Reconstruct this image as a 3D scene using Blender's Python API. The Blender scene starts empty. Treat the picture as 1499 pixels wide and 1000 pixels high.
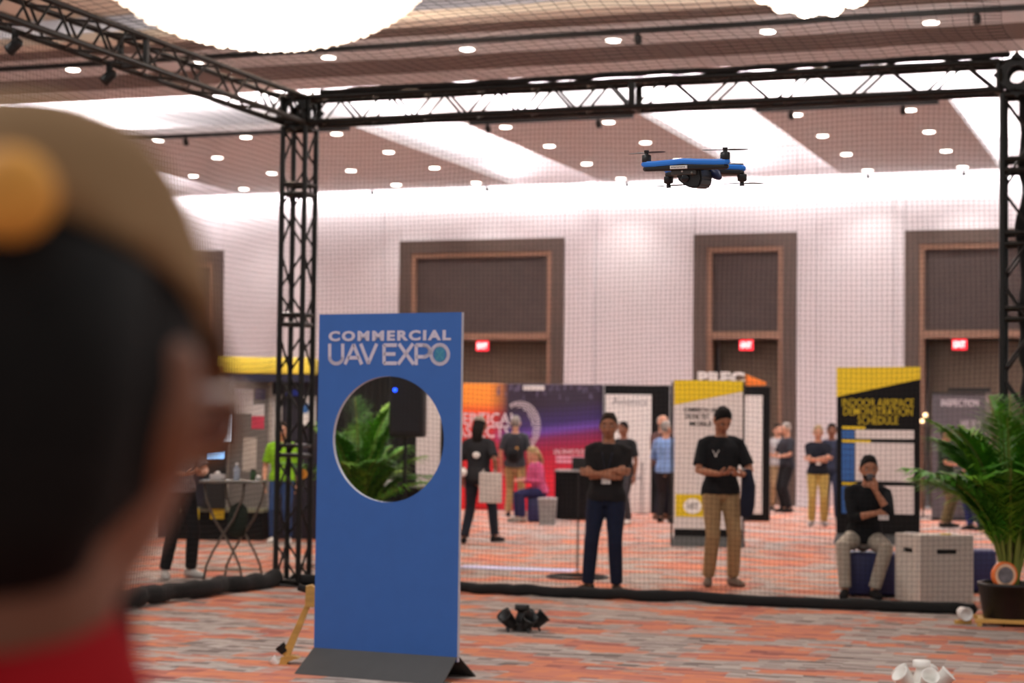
import bpy, bmesh, math, random
import numpy as np
from mathutils import Vector, Matrix, Quaternion, noise as mnoise
random.seed(7)
SC = bpy.context.scene
COL = SC.collection
PI = math.pi

# ------------------------------------------------------------------ camera
F = 2800.0; YAW = math.radians(19.8); PITCH = math.atan(125 / F); ROLL = math.radians(0.7)
CAMP = Vector((0, 0, 1.65))
FWD = Vector((-math.sin(YAW) * math.cos(PITCH), math.cos(YAW) * math.cos(PITCH), math.sin(PITCH)))
_r0 = Vector((math.cos(YAW), math.sin(YAW), 0)); _u0 = _r0.cross(FWD)
RGT = math.cos(ROLL) * _r0 + math.sin(ROLL) * _u0
UPV = math.cos(ROLL) * _u0 - math.sin(ROLL) * _r0
cd = bpy.data.cameras.new('camera'); cam = bpy.data.objects.new('camera', cd); COL.objects.link(cam)
M = Matrix((RGT, UPV, -FWD)).transposed().to_4x4(); M.translation = CAMP
cam.matrix_world = M
cd.sensor_width = 36; cd.lens = F * 36 / 1499
cd.clip_start = 0.05; cd.clip_end = 200
cd.dof.use_dof = True; cd.dof.focus_distance = 7.0; cd.dof.aperture_fstop = 3.6
SC.camera = cam

# ------------------------------------------------------------------ world, exposure, large lights
SC.view_settings.view_transform = 'Standard'; SC.view_settings.look = 'None'
SC.view_settings.exposure = 0.0; SC.view_settings.gamma = 1.0; SC.view_settings.use_curve_mapping = False
W = bpy.data.worlds.new('ambient'); SC.world = W; W.use_nodes = True
W.node_tree.nodes['Background'].inputs[0].default_value = (1.0, 0.97, 0.95, 1)
W.node_tree.nodes['Background'].inputs[1].default_value = 0.42
WARM = (1.0, 0.955, 0.925); COVE = (1.0, 0.96, 0.97)

def area_light(name, loc, rot, sx, sy, energy, color):
    l = bpy.data.lights.new(name, 'AREA'); l.shape = 'RECTANGLE'; l.size = sx; l.size_y = sy
    l.energy = energy; l.color = color
    o = bpy.data.objects.new(name, l); COL.objects.link(o); o.location = loc; o.rotation_euler = rot
    return o

ZC = 7.2; ZT = 7.9; YW = 41.5
PANELS = [(-30.0, -23.9), (-21.75, -14.8), (-12.66, -9.3), (-7.28, -3.94), (-1.8, 3.0)]
# LED strips on the hidden ledges of the coves, shining up
for (a, b), (c, d) in zip(PANELS[:-1], PANELS[1:]):
    for x in (b - 0.18, c + 0.18):
        area_light('cove_led', (x, 36.8, ZC + 0.16), (PI, 0, 0), 0.12, 8.6, 260, COVE)
for y in (28.3, 32.45):
    area_light('cove_led', (-13, y, ZC + 0.16), (PI, 0, 0), 33.0, 0.12, 1100, COVE)
# linear wall washer in the ceiling gap along the back wall
area_light('wall_washer', (-13, YW - 0.16, ZC + 0.05), (0, 0, 0), 34.0, 0.10, 700, COVE)
# ballroom lights over the rest of the hall (behind and above the frame)
for (x, y) in ((-11.5, 11), (-4.5, 11), (-11.5, 2), (-4.5, 2), (3, 8), (-19, 14)):
    area_light('hall_light', (x, y, 7.6), (0, 0, 0), 2.6, 2.6, 230, WARM)

# ------------------------------------------------------------------ pixel rays (only to find where things stand)
def ray(x, y): return FWD + RGT * ((x - 749.5) / F) - UPV * ((y - 500) / F)
def on_z(x, y, z=0.0):
    d = ray(x, y); return CAMP + d * ((z - CAMP.z) / d.z)
def on_y(x, y, Y):
    d = ray(x, y); return CAMP + d * (Y / d.y)
def at_d(x, y, t): return CAMP + ray(x, y) * t
def on_plane(x, y, p, n):
    d = ray(x, y); return CAMP + d * ((p - CAMP).dot(n) / d.dot(n))

# ------------------------------------------------------------------ materials
def lin(c):
    out = []
    for v in c[:3]:
        v /= 255.0
        out.append(v / 12.92 if v <= 0.04045 else ((v + 0.055) / 1.055) ** 2.4)
    return (*out, 1)
MATS = {}
def mat(name, c, rough=0.6, metal=0.0, vary=0.10, scale=8.0, emit=0.0, bump=0.0, spec=0.5, stretch=(1, 1, 1)):
    if name in MATS: return MATS[name]
    m = bpy.data.materials.new(name); m.use_nodes = True; nt = m.node_tree; N = nt.nodes; L = nt.links
    b = N['Principled BSDF']
    b.inputs['Roughness'].default_value = rough; b.inputs['Metallic'].default_value = metal
    b.inputs['Specular IOR Level'].default_value = spec
    if emit > 0:
        b.inputs['Base Color'].default_value = lin(c)
        b.inputs['Emission Color'].default_value = lin(c); b.inputs['Emission Strength'].default_value = emit
    else:
        tc = N.new('ShaderNodeTexCoord'); mp = N.new('ShaderNodeMapping'); mp.inputs['Scale'].default_value = stretch
        nz = N.new('ShaderNodeTexNoise'); nz.inputs['Scale'].default_value = scale; nz.inputs['Detail'].default_value = 4
        L.new(tc.outputs['Object'], mp.inputs['Vector']); L.new(mp.outputs[0], nz.inputs['Vector'])
        rp = N.new('ShaderNodeValToRGB'); l = lin(c)
        rp.color_ramp.elements[0].position = 0.3; rp.color_ramp.elements[1].position = 0.7
        rp.color_ramp.elements[0].color = (*[v * (1 - vary) for v in l[:3]], 1)
        rp.color_ramp.elements[1].color = (*[min(1, v * (1 + vary)) for v in l[:3]], 1)
        L.new(nz.outputs['Fac'], rp.inputs['Fac']); L.new(rp.outputs[0], b.inputs['Base Color'])
        if bump:
            bp = N.new('ShaderNodeBump'); bp.inputs['Strength'].default_value = bump; bp.inputs['Distance'].default_value = 0.01
            L.new(nz.outputs['Fac'], bp.inputs['Height']); L.new(bp.outputs[0], b.inputs['Normal'])
    MATS[name] = m; return m

def carpet_material():
    m = bpy.data.materials.new('patterned_carpet'); m.use_nodes = True; nt = m.node_tree; N = nt.nodes; L = nt.links
    b = N['Principled BSDF']; b.inputs['Roughness'].default_value = 0.95; b.inputs['Specular IOR Level'].default_value = 0.1
    tc = N.new('ShaderNodeTexCoord')
    def nz(sx, sy, off, snap, detail=2.0):
        mp = N.new('ShaderNodeMapping'); L.new(tc.outputs['Object'], mp.inputs['Vector']); mp.inputs['Location'].default_value = (off, off * 1.7, 0)
        src = mp.outputs[0]
        # jitter so that cells do not line up in one lattice
        j = N.new('ShaderNodeTexNoise'); j.inputs['Scale'].default_value = 3.0; j.inputs['Detail'].default_value = 1; L.new(src, j.inputs['Vector'])
        js = N.new('ShaderNodeVectorMath'); js.operation = 'SCALE'; js.inputs['Scale'].default_value = 0.12; L.new(j.outputs['Color'], js.inputs[0])
        ad = N.new('ShaderNodeVectorMath'); ad.operation = 'ADD'; L.new(src, ad.inputs[0]); L.new(js.outputs[0], ad.inputs[1])
        sn = N.new('ShaderNodeVectorMath'); sn.operation = 'SNAP'; sn.inputs[1].default_value = snap; L.new(ad.outputs[0], sn.inputs[0])
        m2 = N.new('ShaderNodeMapping'); m2.inputs['Scale'].default_value = (sx, sy, 1); L.new(sn.outputs[0], m2.inputs['Vector'])
        n = N.new('ShaderNodeTexNoise'); n.inputs['Scale'].default_value = 1; n.inputs['Detail'].default_value = detail; L.new(m2.outputs[0], n.inputs['Vector'])
        return n.outputs['Fac']
    def ramp(fac, stops):
        r = N.new('ShaderNodeValToRGB'); e = r.color_ramp.elements
        while len(e) < len(stops): e.new(0.5)
        for k, (p, c) in enumerate(stops): e[k].position = p; e[k].color = c
        L.new(fac, r.inputs['Fac']); return r.outputs[0]
    g = ramp(nz(2.6, 8.0, 3.1, (0.13, 0.028, 1), 5), [(0.32, lin((98, 86, 82))), (0.45, lin((154, 140, 134))), (0.55, lin((190, 178, 170))), (0.68, lin((122, 107, 102)))])
    o = ramp(nz(2.0, 4.2, 9.7, (0.14, 0.05, 1), 5), [(0.34, lin((142, 88, 84))), (0.45, lin((194, 124, 106))), (0.55, lin((212, 136, 100))), (0.66, lin((166, 106, 100)))])
    k = ramp(nz(1.15, 1.8, 21.0, (0.14, 0.06, 1), 5), [(0.49, (0, 0, 0, 1)), (0.53, (1, 1, 1, 1))])
    mx = N.new('ShaderNodeMixRGB'); L.new(k, mx.inputs[0]); L.new(g, mx.inputs[1]); L.new(o, mx.inputs[2])
    L.new(mx.outputs[0], b.inputs['Base Color'])
    return m

def gradient_print():
    # red - orange - magenta - violet sweep printed on the fabric wall
    m = bpy.data.materials.new('gradient_print'); m.use_nodes = True; nt = m.node_tree; N = nt.nodes; L = nt.links
    b = N['Principled BSDF']; b.inputs['Roughness'].default_value = 0.7
    tc = N.new('ShaderNodeTexCoord'); sp = N.new('ShaderNodeSeparateXYZ'); L.new(tc.outputs['Object'], sp.inputs[0])
    def math_(op, a, c):
        n = N.new('ShaderNodeMath'); n.operation = op
        for i, v in enumerate((a, c)):
            if isinstance(v, (int, float)): n.inputs[i].default_value = v
            else: L.new(v, n.inputs[i])
        return n.outputs[0]
    def ramp(fac, stops):
        r = N.new('ShaderNodeValToRGB'); e = r.color_ramp.elements
        while len(e) < len(stops): e.new(0.5)
        for k, (p, c) in enumerate(stops): e[k].position = p; e[k].color = lin(c)
        L.new(fac, r.inputs['Fac']); return r.outputs[0]
    x = math_('ADD', math_('MULTIPLY', sp.outputs['X'], 0.33), 0.5)   # -1.5..1.5 -> 0..1
    z = math_('MULTIPLY', sp.outputs['Z'], 0.42)
    tilt = math_('SUBTRACT', z, math_('MULTIPLY', x, 0.16))
    rightc = ramp(tilt, [(0.15, (225, 35, 60)), (0.38, (165, 16, 52)), (0.50, (120, 25, 80)), (0.56, (96, 60, 150)), (0.62, (50, 28, 90)), (0.78, (38, 22, 44))])
    leftc = ramp(z, [(0.30, (215, 30, 40)), (0.62, (205, 38, 30)), (0.80, (226, 60, 26)), (0.90, (240, 140, 40))])
    msk = ramp(x, [(0.25, (0, 0, 0)), (0.38, (255, 255, 255))])
    mx = N.new('ShaderNodeMixRGB'); L.new(msk, mx.inputs[0]); L.new(leftc, mx.inputs[1]); L.new(rightc, mx.inputs[2])
    L.new(mx.outputs[0], b.inputs['Base Color']); return m

black = mat('black_metal', (28, 27, 26), 0.45, 0.3, 0.2)
dark_truss = mat('black_powder_coat', (34, 32, 30), 0.38, 0.5, 0.15)
net_m = mat('black_net_cord', (24, 22, 22), 0.9)
skirt_m = mat('black_fabric', (26, 25, 25), 0.95, bump=0.6, scale=30)
blue_m = mat('blue_board', (44, 96, 172), 0.55, vary=0.03)
white_m = mat('white_paint', (236, 232, 228), 0.5, vary=0.03)
print_white = mat('white_print', (226, 214, 220), 0.7, vary=0.02)
paper_m = mat('white_print_panel', (214, 206, 204), 0.6, vary=0.03)
black_print = mat('black_print', (20, 19, 20), 0.85, spec=0.2)
yellow_m = mat('yellow_print', (220, 190, 16), 0.6, vary=0.04)
grey_wedge = mat('charcoal_board', (62, 61, 60), 0.6, vary=0.06)
wall_m = mat('pale_wallcovering', (216, 209, 211), 0.8, vary=0.02, scale=2)
ceil_m = mat('mauve_ceiling', (200, 200, 200), 0.85, vary=0.03, scale=2)
cove_m = mat('white_plaster', (240, 234, 234), 0.8, vary=0.01)
cream_m = mat('cream_plaster', (204, 192, 176), 0.8, vary=0.03)
brown_fascia = mat('brown_fascia', (92, 77, 67), 0.6, vary=0.08, scale=3)
door_frame_m = mat('dark_walnut', (78, 62, 54), 0.5, vary=0.15, scale=5, stretch=(8, 8, 1))
trim_m = mat('copper_brown_trim', (134, 100, 80), 0.45, vary=0.08)
panel_m = mat('dark_brown_panel', (66, 54, 50), 0.7, vary=0.1, scale=4)
door_m = mat('brown_door_veneer', (104, 88, 72), 0.55, vary=0.12, scale=4, stretch=(10, 10, 1))
glow_m = mat('lamp_glow', (255, 246, 236), emit=14)
bead_m = mat('glass_bead_glow', (255, 236, 216), emit=1.7)
red_exit = mat('exit_glow', (255, 40, 60), emit=1.5)
exit_letter = mat('exit_letter_glow', (255, 225, 225), emit=2.0)
wood_m = mat('yellow_pine', (206, 160, 82), 0.6, vary=0.14, scale=5, stretch=(1, 1, 6))
leaf_m = [mat('palm_leaf_a', (92, 160, 34), 0.6, vary=0.25, scale=5), mat('palm_leaf_b', (66, 134, 26), 0.6, vary=0.25, scale=5), mat('palm_leaf_c', (124, 176, 50), 0.6, vary=0.2, scale=5)]
stalk_m = mat('palm_stalk', (120, 132, 52), 0.6)

# ------------------------------------------------------------------ object helpers
def link(o, parent=None):
    COL.objects.link(o)
    if parent is not None: o.parent = parent
    return o
def thing(name, label, cat, loc=(0, 0, 0), rotz=0.0, group=None):
    o = bpy.data.objects.new(name, None); o.empty_display_size = 0.2; COL.objects.link(o)
    o.location = loc; o.rotation_euler = (0, 0, rotz)
    tag(o, label, cat, group); return o
def tag(o, label, cat, group=None):
    o['label'] = label; o['category'] = cat
    if group: o['group'] = group
    return o
def obj(name, bm, m, parent=None, smooth=False, loc=None):
    me = bpy.data.meshes.new(name); bmesh.ops.recalc_face_normals(bm, faces=bm.faces[:]); bm.to_mesh(me); bm.free()
    me.materials.append(m)
    if smooth:
        for p in me.polygons: p.use_smooth = True
    o = bpy.data.objects.new(name, me)
    if loc is not None: o.location = loc
    return link(o, parent)
def struct(name, bm, m, parent=None):
    o = obj(name, bm, m, parent)
    if parent is None: o['kind'] = 'structure'
    return o
def add_box(bm, x0, x1, y0, y1, z0, z1, bev=0.0, mtx=None):
    r = bmesh.ops.create_cube(bm, size=1.0); vs = r['verts']
    for v in vs:
        v.co = Vector(((x0 + x1) / 2 + v.co.x * (x1 - x0), (y0 + y1) / 2 + v.co.y * (y1 - y0), (z0 + z1) / 2 + v.co.z * (z1 - z0)))
    if bev > 0:
        es = list({e for v in vs for e in v.link_edges})
        q = bmesh.ops.bevel(bm, geom=es, offset=bev, segments=2, affect='EDGES', profile=0.5)
        vs = list({v for f in q['faces'] for v in f.verts} | {v for v in vs if v.is_valid})
    if mtx is not None: bmesh.ops.transform(bm, matrix=mtx, verts=[v for v in vs if v.is_valid])
    return bm
def box(x0, x1, y0, y1, z0, z1, bev=0.0): return add_box(bmesh.new(), x0, x1, y0, y1, z0, z1, bev)
def add_lathe(bm, prof, n=20, mtx=None):
    # prof: list of (radius, z), closed with caps
    rings = []
    for r, z in prof:
        rings.append([bm.verts.new((r * math.cos(2 * PI * k / n), r * math.sin(2 * PI * k / n), z)) for k in range(n)])
    for a, b in zip(rings[:-1], rings[1:]):
        for k in range(n): bm.faces.new((a[k], a[(k + 1) % n], b[(k + 1) % n], b[k]))
    bm.faces.new(list(reversed(rings[0]))); bm.faces.new(rings[-1])
    if mtx is not None: bmesh.ops.transform(bm, matrix=mtx, verts=[v for r in rings for v in r])
    return bm
def lathe(prof, n=20): return add_lathe(bmesh.new(), prof, n)
def add_prism(bm, pts, y0, y1):
    a = [bm.verts.new((x, y0, z)) for x, z in pts]; b = [bm.verts.new((x, y1, z)) for x, z in pts]
    bm.faces.new(a); bm.faces.new(list(reversed(b))); n = len(pts)
    for k in range(n): bm.faces.new((a[k], b[k], b[(k + 1) % n], a[(k + 1) % n]))
    return bm
def prism(pts, y0, y1): return add_prism(bmesh.new(), pts, y0, y1)
def add_tube(bm, pts, rad, n=8, side=None, round_cap=0.6):
    # swept tube; rad = float or (a, b) per point, a along SIDE
    pts = [Vector(p) for p in pts]
    if not isinstance(rad, (list,)): rad = [rad] * len(pts)
    rings = []; prev = None
    for i, p in enumerate(pts):
        t = (pts[min(i + 1, len(pts) - 1)] - pts[max(i - 1, 0)]).normalized()
        s = Vector(side) if side is not None else (prev if prev is not None else (Vector((0, 0, 1)) if abs(t.z) < 0.9 else Vector((1, 0, 0))))
        s = s - t * s.dot(t)
        if s.length < 1e-4: s = t.orthogonal()
        s.normalize(); prev = s; q = t.cross(s)
        ra, rb = rad[i] if isinstance(rad[i], tuple) else (rad[i], rad[i])
        rings.append(([bm.verts.new(p + s * (ra * math.cos(2 * PI * k / n)) + q * (rb * math.sin(2 * PI * k / n))) for k in range(n)], t, min(ra, rb)))
    for (a, _, _), (b, _, _) in zip(rings[:-1], rings[1:]):
        for k in range(n): bm.faces.new((a[k], a[(k + 1) % n], b[(k + 1) % n], b[k]))
    a, t, r = rings[0]; v = bm.verts.new(pts[0] - t * r * round_cap)
    for k in range(n): bm.faces.new((a[(k + 1) % n], a[k], v))
    a, t, r = rings[-1]; v = bm.verts.new(pts[-1] + t * r * round_cap)
    for k in range(n): bm.faces.new((a[k], a[(k + 1) % n], v))
    return bm
def tube(pts, rad, n=8, **k): return add_tube(bmesh.new(), pts, rad, n, **k)
def add_ball(bm, c, r, u=12, v=8):
    q = bmesh.ops.create_uvsphere(bm, u_segments=u, v_segments=v, radius=1.0)
    r = r if isinstance(r, tuple) else (r, r, r)
    for w in q['verts']: w.co = Vector((c[0] + w.co.x * r[0], c[1] + w.co.y * r[1], c[2] + w.co.z * r[2]))
    return bm
def ball(c, r, u=12, v=8): return add_ball(bmesh.new(), c, r, u, v)

_cyl = {}
def rod(name, p, q, r, m, parent, n=8):
    # one cylinder mesh per material, placed as an object of its own
    key = (m.name, n)
    if key not in _cyl:
        bm = bmesh.new(); bmesh.ops.create_cone(bm, cap_ends=True, segments=n, radius1=1, radius2=1, depth=1)
        me = bpy.data.meshes.new('rod'); bm.to_mesh(me); bm.free(); me.materials.append(m)
        for f in me.polygons: f.use_smooth = len(f.vertices) == 4
        _cyl[key] = me
    p = Vector(p); q = Vector(q); d = q - p
    o = bpy.data.objects.new(name, _cyl[key]); link(o, parent)
    o.matrix_local = Matrix.LocRotScale((p + q) / 2, d.to_track_quat('Z', 'Y'), Vector((r, r, d.length)))
    return o

def lettering(parent, s, cx, cz, width, height, m, y=-0.004, bold=0.0, depth=0.002, name='lettering', spacing=1.0):
    c = bpy.data.curves.new('txt', 'FONT'); c.body = s; c.size = 1; c.extrude = 0.01; c.offset = bold; c.space_character = spacing
    c.resolution_u = 3
    o = bpy.data.objects.new('txt', c); COL.objects.link(o)
    dg = bpy.context.evaluated_depsgraph_get(); me = bpy.data.meshes.new_from_object(o.evaluated_get(dg))
    bpy.data.objects.remove(o); bpy.data.curves.remove(c)
    n = len(me.vertices); co = np.empty(n * 3); me.vertices.foreach_get('co', co); co = co.reshape(-1, 3)
    lo = co.min(0); hi = co.max(0)
    x = (co[:, 0] - (lo[0] + hi[0]) / 2) * (width / (hi[0] - lo[0])); z = (co[:, 1] - (lo[1] + hi[1]) / 2) * (height / (hi[1] - lo[1]))
    yy = np.where(co[:, 2] > 0, -depth, depth * 0.3)
    me.vertices.foreach_set('co', np.stack([x, yy, z], 1).ravel()); me.materials.clear(); me.materials.append(m); me.name = name
    t = bpy.data.objects.new(name, me); t.location = (cx, y, cz)
    return link(t, parent)

class Board:
    """An upright flat thing: floor point, width and height found where it stands."""
    def __init__(self, xl, xr, base_y, top_y, rotz=0.0, dist=None):
        xc = (xl + xr) / 2
        if dist is None: self.p = on_z(xc, base_y)
        else:
            d = ray(xc, 500); self.p = CAMP + d * dist
        self.p.z = 0; self.rot = rotz
        n = Vector((math.sin(rotz), -math.cos(rotz), 0)); mid = (base_y + top_y) / 2
        a = on_plane(xl, mid, self.p, n); b = on_plane(xr, mid, self.p, n); t = on_plane(xc, top_y, self.p, n); lo = on_plane(xc, base_y, self.p, n)
        self.p = Vector(((a.x + b.x) / 2, (a.y + b.y) / 2, 0)); self.w = (b - a).to_2d().length; self.h = t.z; self.z0 = lo.z
        self.ux = Vector((math.cos(rotz), math.sin(rotz), 0)); self.n = n
    def at(self, px, py):
        q = on_plane(px, py, self.p, self.n); return ((q - self.p).dot(self.ux), q.z)
    def make(self, name, label, cat, group=None): return thing(name, label, cat, self.p, self.rot, group)
    def rect(self, x0, x1, y0, y1):
        a = self.at(x0, y1); b = self.at(x1, y0); return a[0], b[0], a[1], b[1]

# ================================================================== SETTING
bm = bmesh.new(); add_box(bm, -34, 8, -4, 42, -0.1, 0); floor = struct('floor', bm, carpet_material())

bm = box(-34, 8, 10, 42, ZT, ZT + 0.15); ceiling = struct('ceiling', bm, cove_m)
for a, b in PANELS: obj('ceiling_panel', box(a, b, 32.2, YW - 0.3, ZC, ZC + 0.12), ceil_m, ceiling)
obj('ceiling_panel', box(-30, 4, 24.95, 26.44, ZC, ZC + 0.12), ceil_m, ceiling)
obj('ceiling_panel', box(-30, 4, 27.55, 28.5, ZC, ZC + 0.12), ceil_m, ceiling)
obj('ceiling_panel', box(-30, 4, 23.95, 24.4, ZC, ZC + 0.12), cream_m, ceiling)
obj('soffit_board', box(-30, 4, 26.445, 27.545, ZC - 0.01, ZC + 0.12), brown_fascia, ceiling)
obj('soffit_board', box(-30, 4, 24.405, 24.945, ZC - 0.01, ZC + 0.12), brown_fascia, ceiling)
obj('recess_lining', box(-30, 4, 12.0, 23.95, ZC + 0.35, ZC + 0.4), cream_m, ceiling)

# back wall: pieces between and above the door niches, joints recessed
doors = [(-26.3, -22.46, 5.88), (-17.78, -13.69, 6.0), (-10.64, -8.32, 6.0), (-5.97, -1.9, 5.98)]
wall = struct('wall_back', box(-34, 8, YW + 1.1, YW + 1.3, 0, ZT), wall_m)
seams = [-34, -30] + [-20.1, -18.2, -13.2, -12.94, -7.89, -6.2] + [2, 8]
edges = sorted(set(seams + [v for d in doors for v in d[:2]]))
for a, b in zip(edges[:-1], edges[1:]):
    top = next((d[2] for d in doors if a >= d[0] - 1e-6 and b <= d[1] + 1e-6), 0.0)
    proud = 0.05 if (abs(a + 13.2) < 0.01) else 0.0
    obj('wall_panel', box(a + 0.006, b - 0.006, YW - proud, YW + 1.1, top, ZT), wall_m, wall)
for k, (a, b, top) in enumerate(doors):
    d = bpy.data.objects.new('door_%d' % (k + 1), None); COL.objects.link(d); d['kind'] = 'structure'; d.location = ((a + b) / 2, YW, 0)
    w = (b - a) / 2; fr = 0.30
    bm = bmesh.new(); add_box(bm, -w, -w + fr, -0.03, 1.05, 0, top); add_box(bm, w - fr, w, -0.03, 1.05, 0, top); add_box(bm, -w + fr, w - fr, -0.03, 1.05, top - fr, top)
    obj('door_frame', bm, door_frame_m, d)
    t0 = w - fr; zt = top - fr; bm = bmesh.new(); q = 0.11; zb = 3.66
    add_box(bm, -t0, -t0 + q, 0.0, 0.3, zb, zt); add_box(bm, t0 - q, t0, 0.0, 0.3, zb, zt); add_box(bm, -t0 + q, t0 - q, 0.0, 0.3, zt - q, zt); add_box(bm, -t0 + q, t0 - q, 0.0, 0.3, zb, zb + 0.16)
    obj('panel_trim', bm, trim_m, d)
    obj('transom_panel', box(-t0 + q, t0 - q, 0.09, 0.2, zb + 0.16, zt - q), panel_m, d)
    bm = bmesh.new(); add_box(bm, -t0, -t0 + q, 0.03, 0.3, 0, zb); add_box(bm, t0 - q, t0, 0.03, 0.3, 0, zb)
    obj('jamb', bm, trim_m, d)
    for s in (-1, 1):
        x0, x1 = (-t0 + q, -0.005) if s < 0 else (0.005, t0 - q)
        lf = obj('door_leaf', box(x0, x1, 0.82, 0.87, 0, zb, 0.004), door_m, d)
        obj('push_bar', box(min(x0, x1) + 0.1, max(x0, x1) - 0.1, 0.77, 0.80, 1.0, 1.06), black, lf)

# ================================================================== NET CAGE
ZB0, ZB1 = 4.74, 5.05; TW = 0.30
CX, CY = -8.8, 17.85; RX = -1.55
def net(name, label, origin, ux, uz, lx, lz, step, rad, wob=0.03, seed=0, sag=0.0):
    nx = int(lx / step) + 1; nz = int(lz / step) + 1
    o = Vector(origin); ux = Vector(ux); uz = Vector(uz); nrm = ux.cross(uz)
    U, V = np.meshgrid(np.arange(nx) * step, np.arange(nz) * step, indexing='ij')
    W1 = wob * (np.sin(U * 2.3 + seed) * np.sin(V * 1.7 + seed * 2) + 0.5 * np.sin(U * 5.1 + V * 3.3))
    dU = 0.25 * step * np.sin(V * 2.9 + seed) * np.sin(U * 1.1); dV = 0.9 * step * np.sin(U * 1.9 + seed) * np.sin(V * 0.8 + 0.4)
    S = -sag * np.sin(np.pi * U / lx) * np.sin(np.pi * np.clip(V / lz, 0, 1))
    P = np.array(o)[None, None] + (U + dU)[..., None] * np.array(ux) + (V + dV)[..., None] * np.array(uz) + (W1 + S)[..., None] * np.array(nrm)
    P = P.reshape(-1, 3); idx = np.arange(nx * nz).reshape(nx, nz)
    e1 = np.stack([idx[:-1].ravel(), idx[1:].ravel()], 1); e2 = np.stack([idx[:, :-1].ravel(), idx[:, 1:].ravel()], 1)
    E_ = np.concatenate([e1, e2]); A = P[E_[:, 0]]; B = P[E_[:, 1]]
    d = B - A; d /= np.linalg.norm(d, axis=1)[:, None]
    n = np.array(nrm); s1 = np.cross(d, n); s1 /= np.linalg.norm(s1, axis=1)[:, None]
    vs = []
    for end in (A, B):
        for k in range(3):
            a = 2 * PI * k / 3; vs.append(end + rad * (math.cos(a) * s1 + math.sin(a) * n))
    vs = np.stack(vs, 1).reshape(-1, 3); m = len(E_); base = np.arange(m) * 6
    fs = np.concatenate([np.stack([base + k, base + (k + 1) % 3, base + 3 + (k + 1) % 3, base + 3 + k], 1) for k in range(3)])
    me = bpy.data.meshes.new(name); me.vertices.add(len(vs)); me.vertices.foreach_set('co', vs.ravel())
    me.loops.add(fs.size); me.loops.foreach_set('vertex_index', fs.ravel().astype(np.int32))
    me.polygons.add(len(fs)); me.polygons.foreach_set('loop_start', (np.arange(len(fs)) * 4).astype(np.int32))
    me.update(calc_edges=True); me.materials.append(net_m)
    ob = bpy.data.objects.new(name, me); link(ob); tag(ob, label, 'net', 'black safety nets of the flight cage'); return ob
net('safety_net', 'fine black safety net hanging from the long front truss beam', (CX + 0.1, CY - 0.02, 0.06), (1, 0, 0), (0, 0, 1), 7.2, 4.75, 0.047, 0.0015, 0.02, 0)
net('safety_net', 'fine black safety net hanging below the left truss beam towards the camera', (CX - 0.02, CY - 0.1, 0.06), (0, -1, 0), (0, 0, 1), 7.5, 4.75, 0.05, 0.0016, 0.05, 2)
net('safety_net', 'wide black roof net stretched across the top of the cage', (CX, CY, ZB1 + 0.02), (1, 0, 0), (0, -1, 0), 7.3, 8.5, 0.13, 0.0026, 0.015, 1, 0.10)

def gather(name, label, pts, r, seed, cat='net'):
    P = []; R = []
    for a, b in zip(pts[:-1], pts[1:]):
        a = Vector(a); b = Vector(b); n = max(2, int((b - a).length / 0.07))
        for k in range(n):
            q = a.lerp(b, k / n); w = mnoise.noise_vector(q * 4 + Vector((seed, 0, 0)))
            P.append(q + Vector((w.x, w.y, w.z * 0.35)) * r * 1.0); R.append(r * (0.9 + 0.3 * abs(mnoise.noise(q * 6 + Vector((0, seed, 0))))))
    o = obj(name, tube(P, R, 8), skirt_m, None, True); return tag(o, label, cat)
gather('net_skirt', 'black bunched hem of the front net lying along the carpet', [(CX + 0.05, CY - 0.05, 0.055), (-5.3, CY - 0.12, 0.055), (RX - 0.3, CY - 0.06, 0.055)], 0.055, 1)
gather('net_skirt', 'thick black bunched hem of the left net lying on the carpet', [(CX - 0.05, CY - 0.2, 0.085), (CX - 0.12, 15.5, 0.09), (CX - 0.05, 12.0, 0.085)], 0.085, 5)
gather('net_hem', 'black rolled top hem of the net tied along the front beam', [(CX + 0.3, CY - 0.13, ZB1 + 0.02), (-5, CY - 0.15, ZB1 + 0.03), (RX, CY - 0.13, ZB1 + 0.03)], 0.028, 9)
gather('net_bundle', 'black bundle of spare net hanging inside the right truss column', [(RX + 0.10, CY + 0.05, 5.1), (RX + 0.04, CY, 3.4), (RX + 0.08, CY + 0.03, 1.6)], 0.055, 13)

def truss(name, label, P, Q, up, bays, group='black box truss of the flight cage', loc_mid=True, plates=True, double=()):
    P = Vector(P); Q = Vector(Q); d = (Q - P); Ln = d.length; d.normalize(); up = Vector(up); sd = d.cross(up)
    t = thing(name, label, 'truss', P, 0, group); h = TW / 2 - 0.022; o0 = Vector((0, 0, 0))
    corners = [sd * a * h + up * b * h for a, b in ((-1, -1), (1, -1), (1, 1), (-1, 1))]
    for c in corners: rod('chord', c, c + d * Ln, 0.029, dark_truss, t)
    for i in range(4):
        a, b = corners[i], corners[(i + 1) % 4]; st = Ln / bays
        for k in range(bays):
            p, q = (a, b) if (k + i // 2) % 2 == 0 else (b, a)
            rod('brace', p + d * (st * k + 0.03), q + d * (st * (k + 1) - 0.03), 0.0125, dark_truss, t, 6)
        for e in (0.012, Ln - 0.012):
            rod('end_bar', a + d * e, b + d * e, 0.024, dark_truss, t, 6)
        for e in double:
            for s in (-0.05, 0.05): rod('rung', a + d * (e + s), b + d * (e + s), 0.022, dark_truss, t, 6)
    return t
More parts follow.
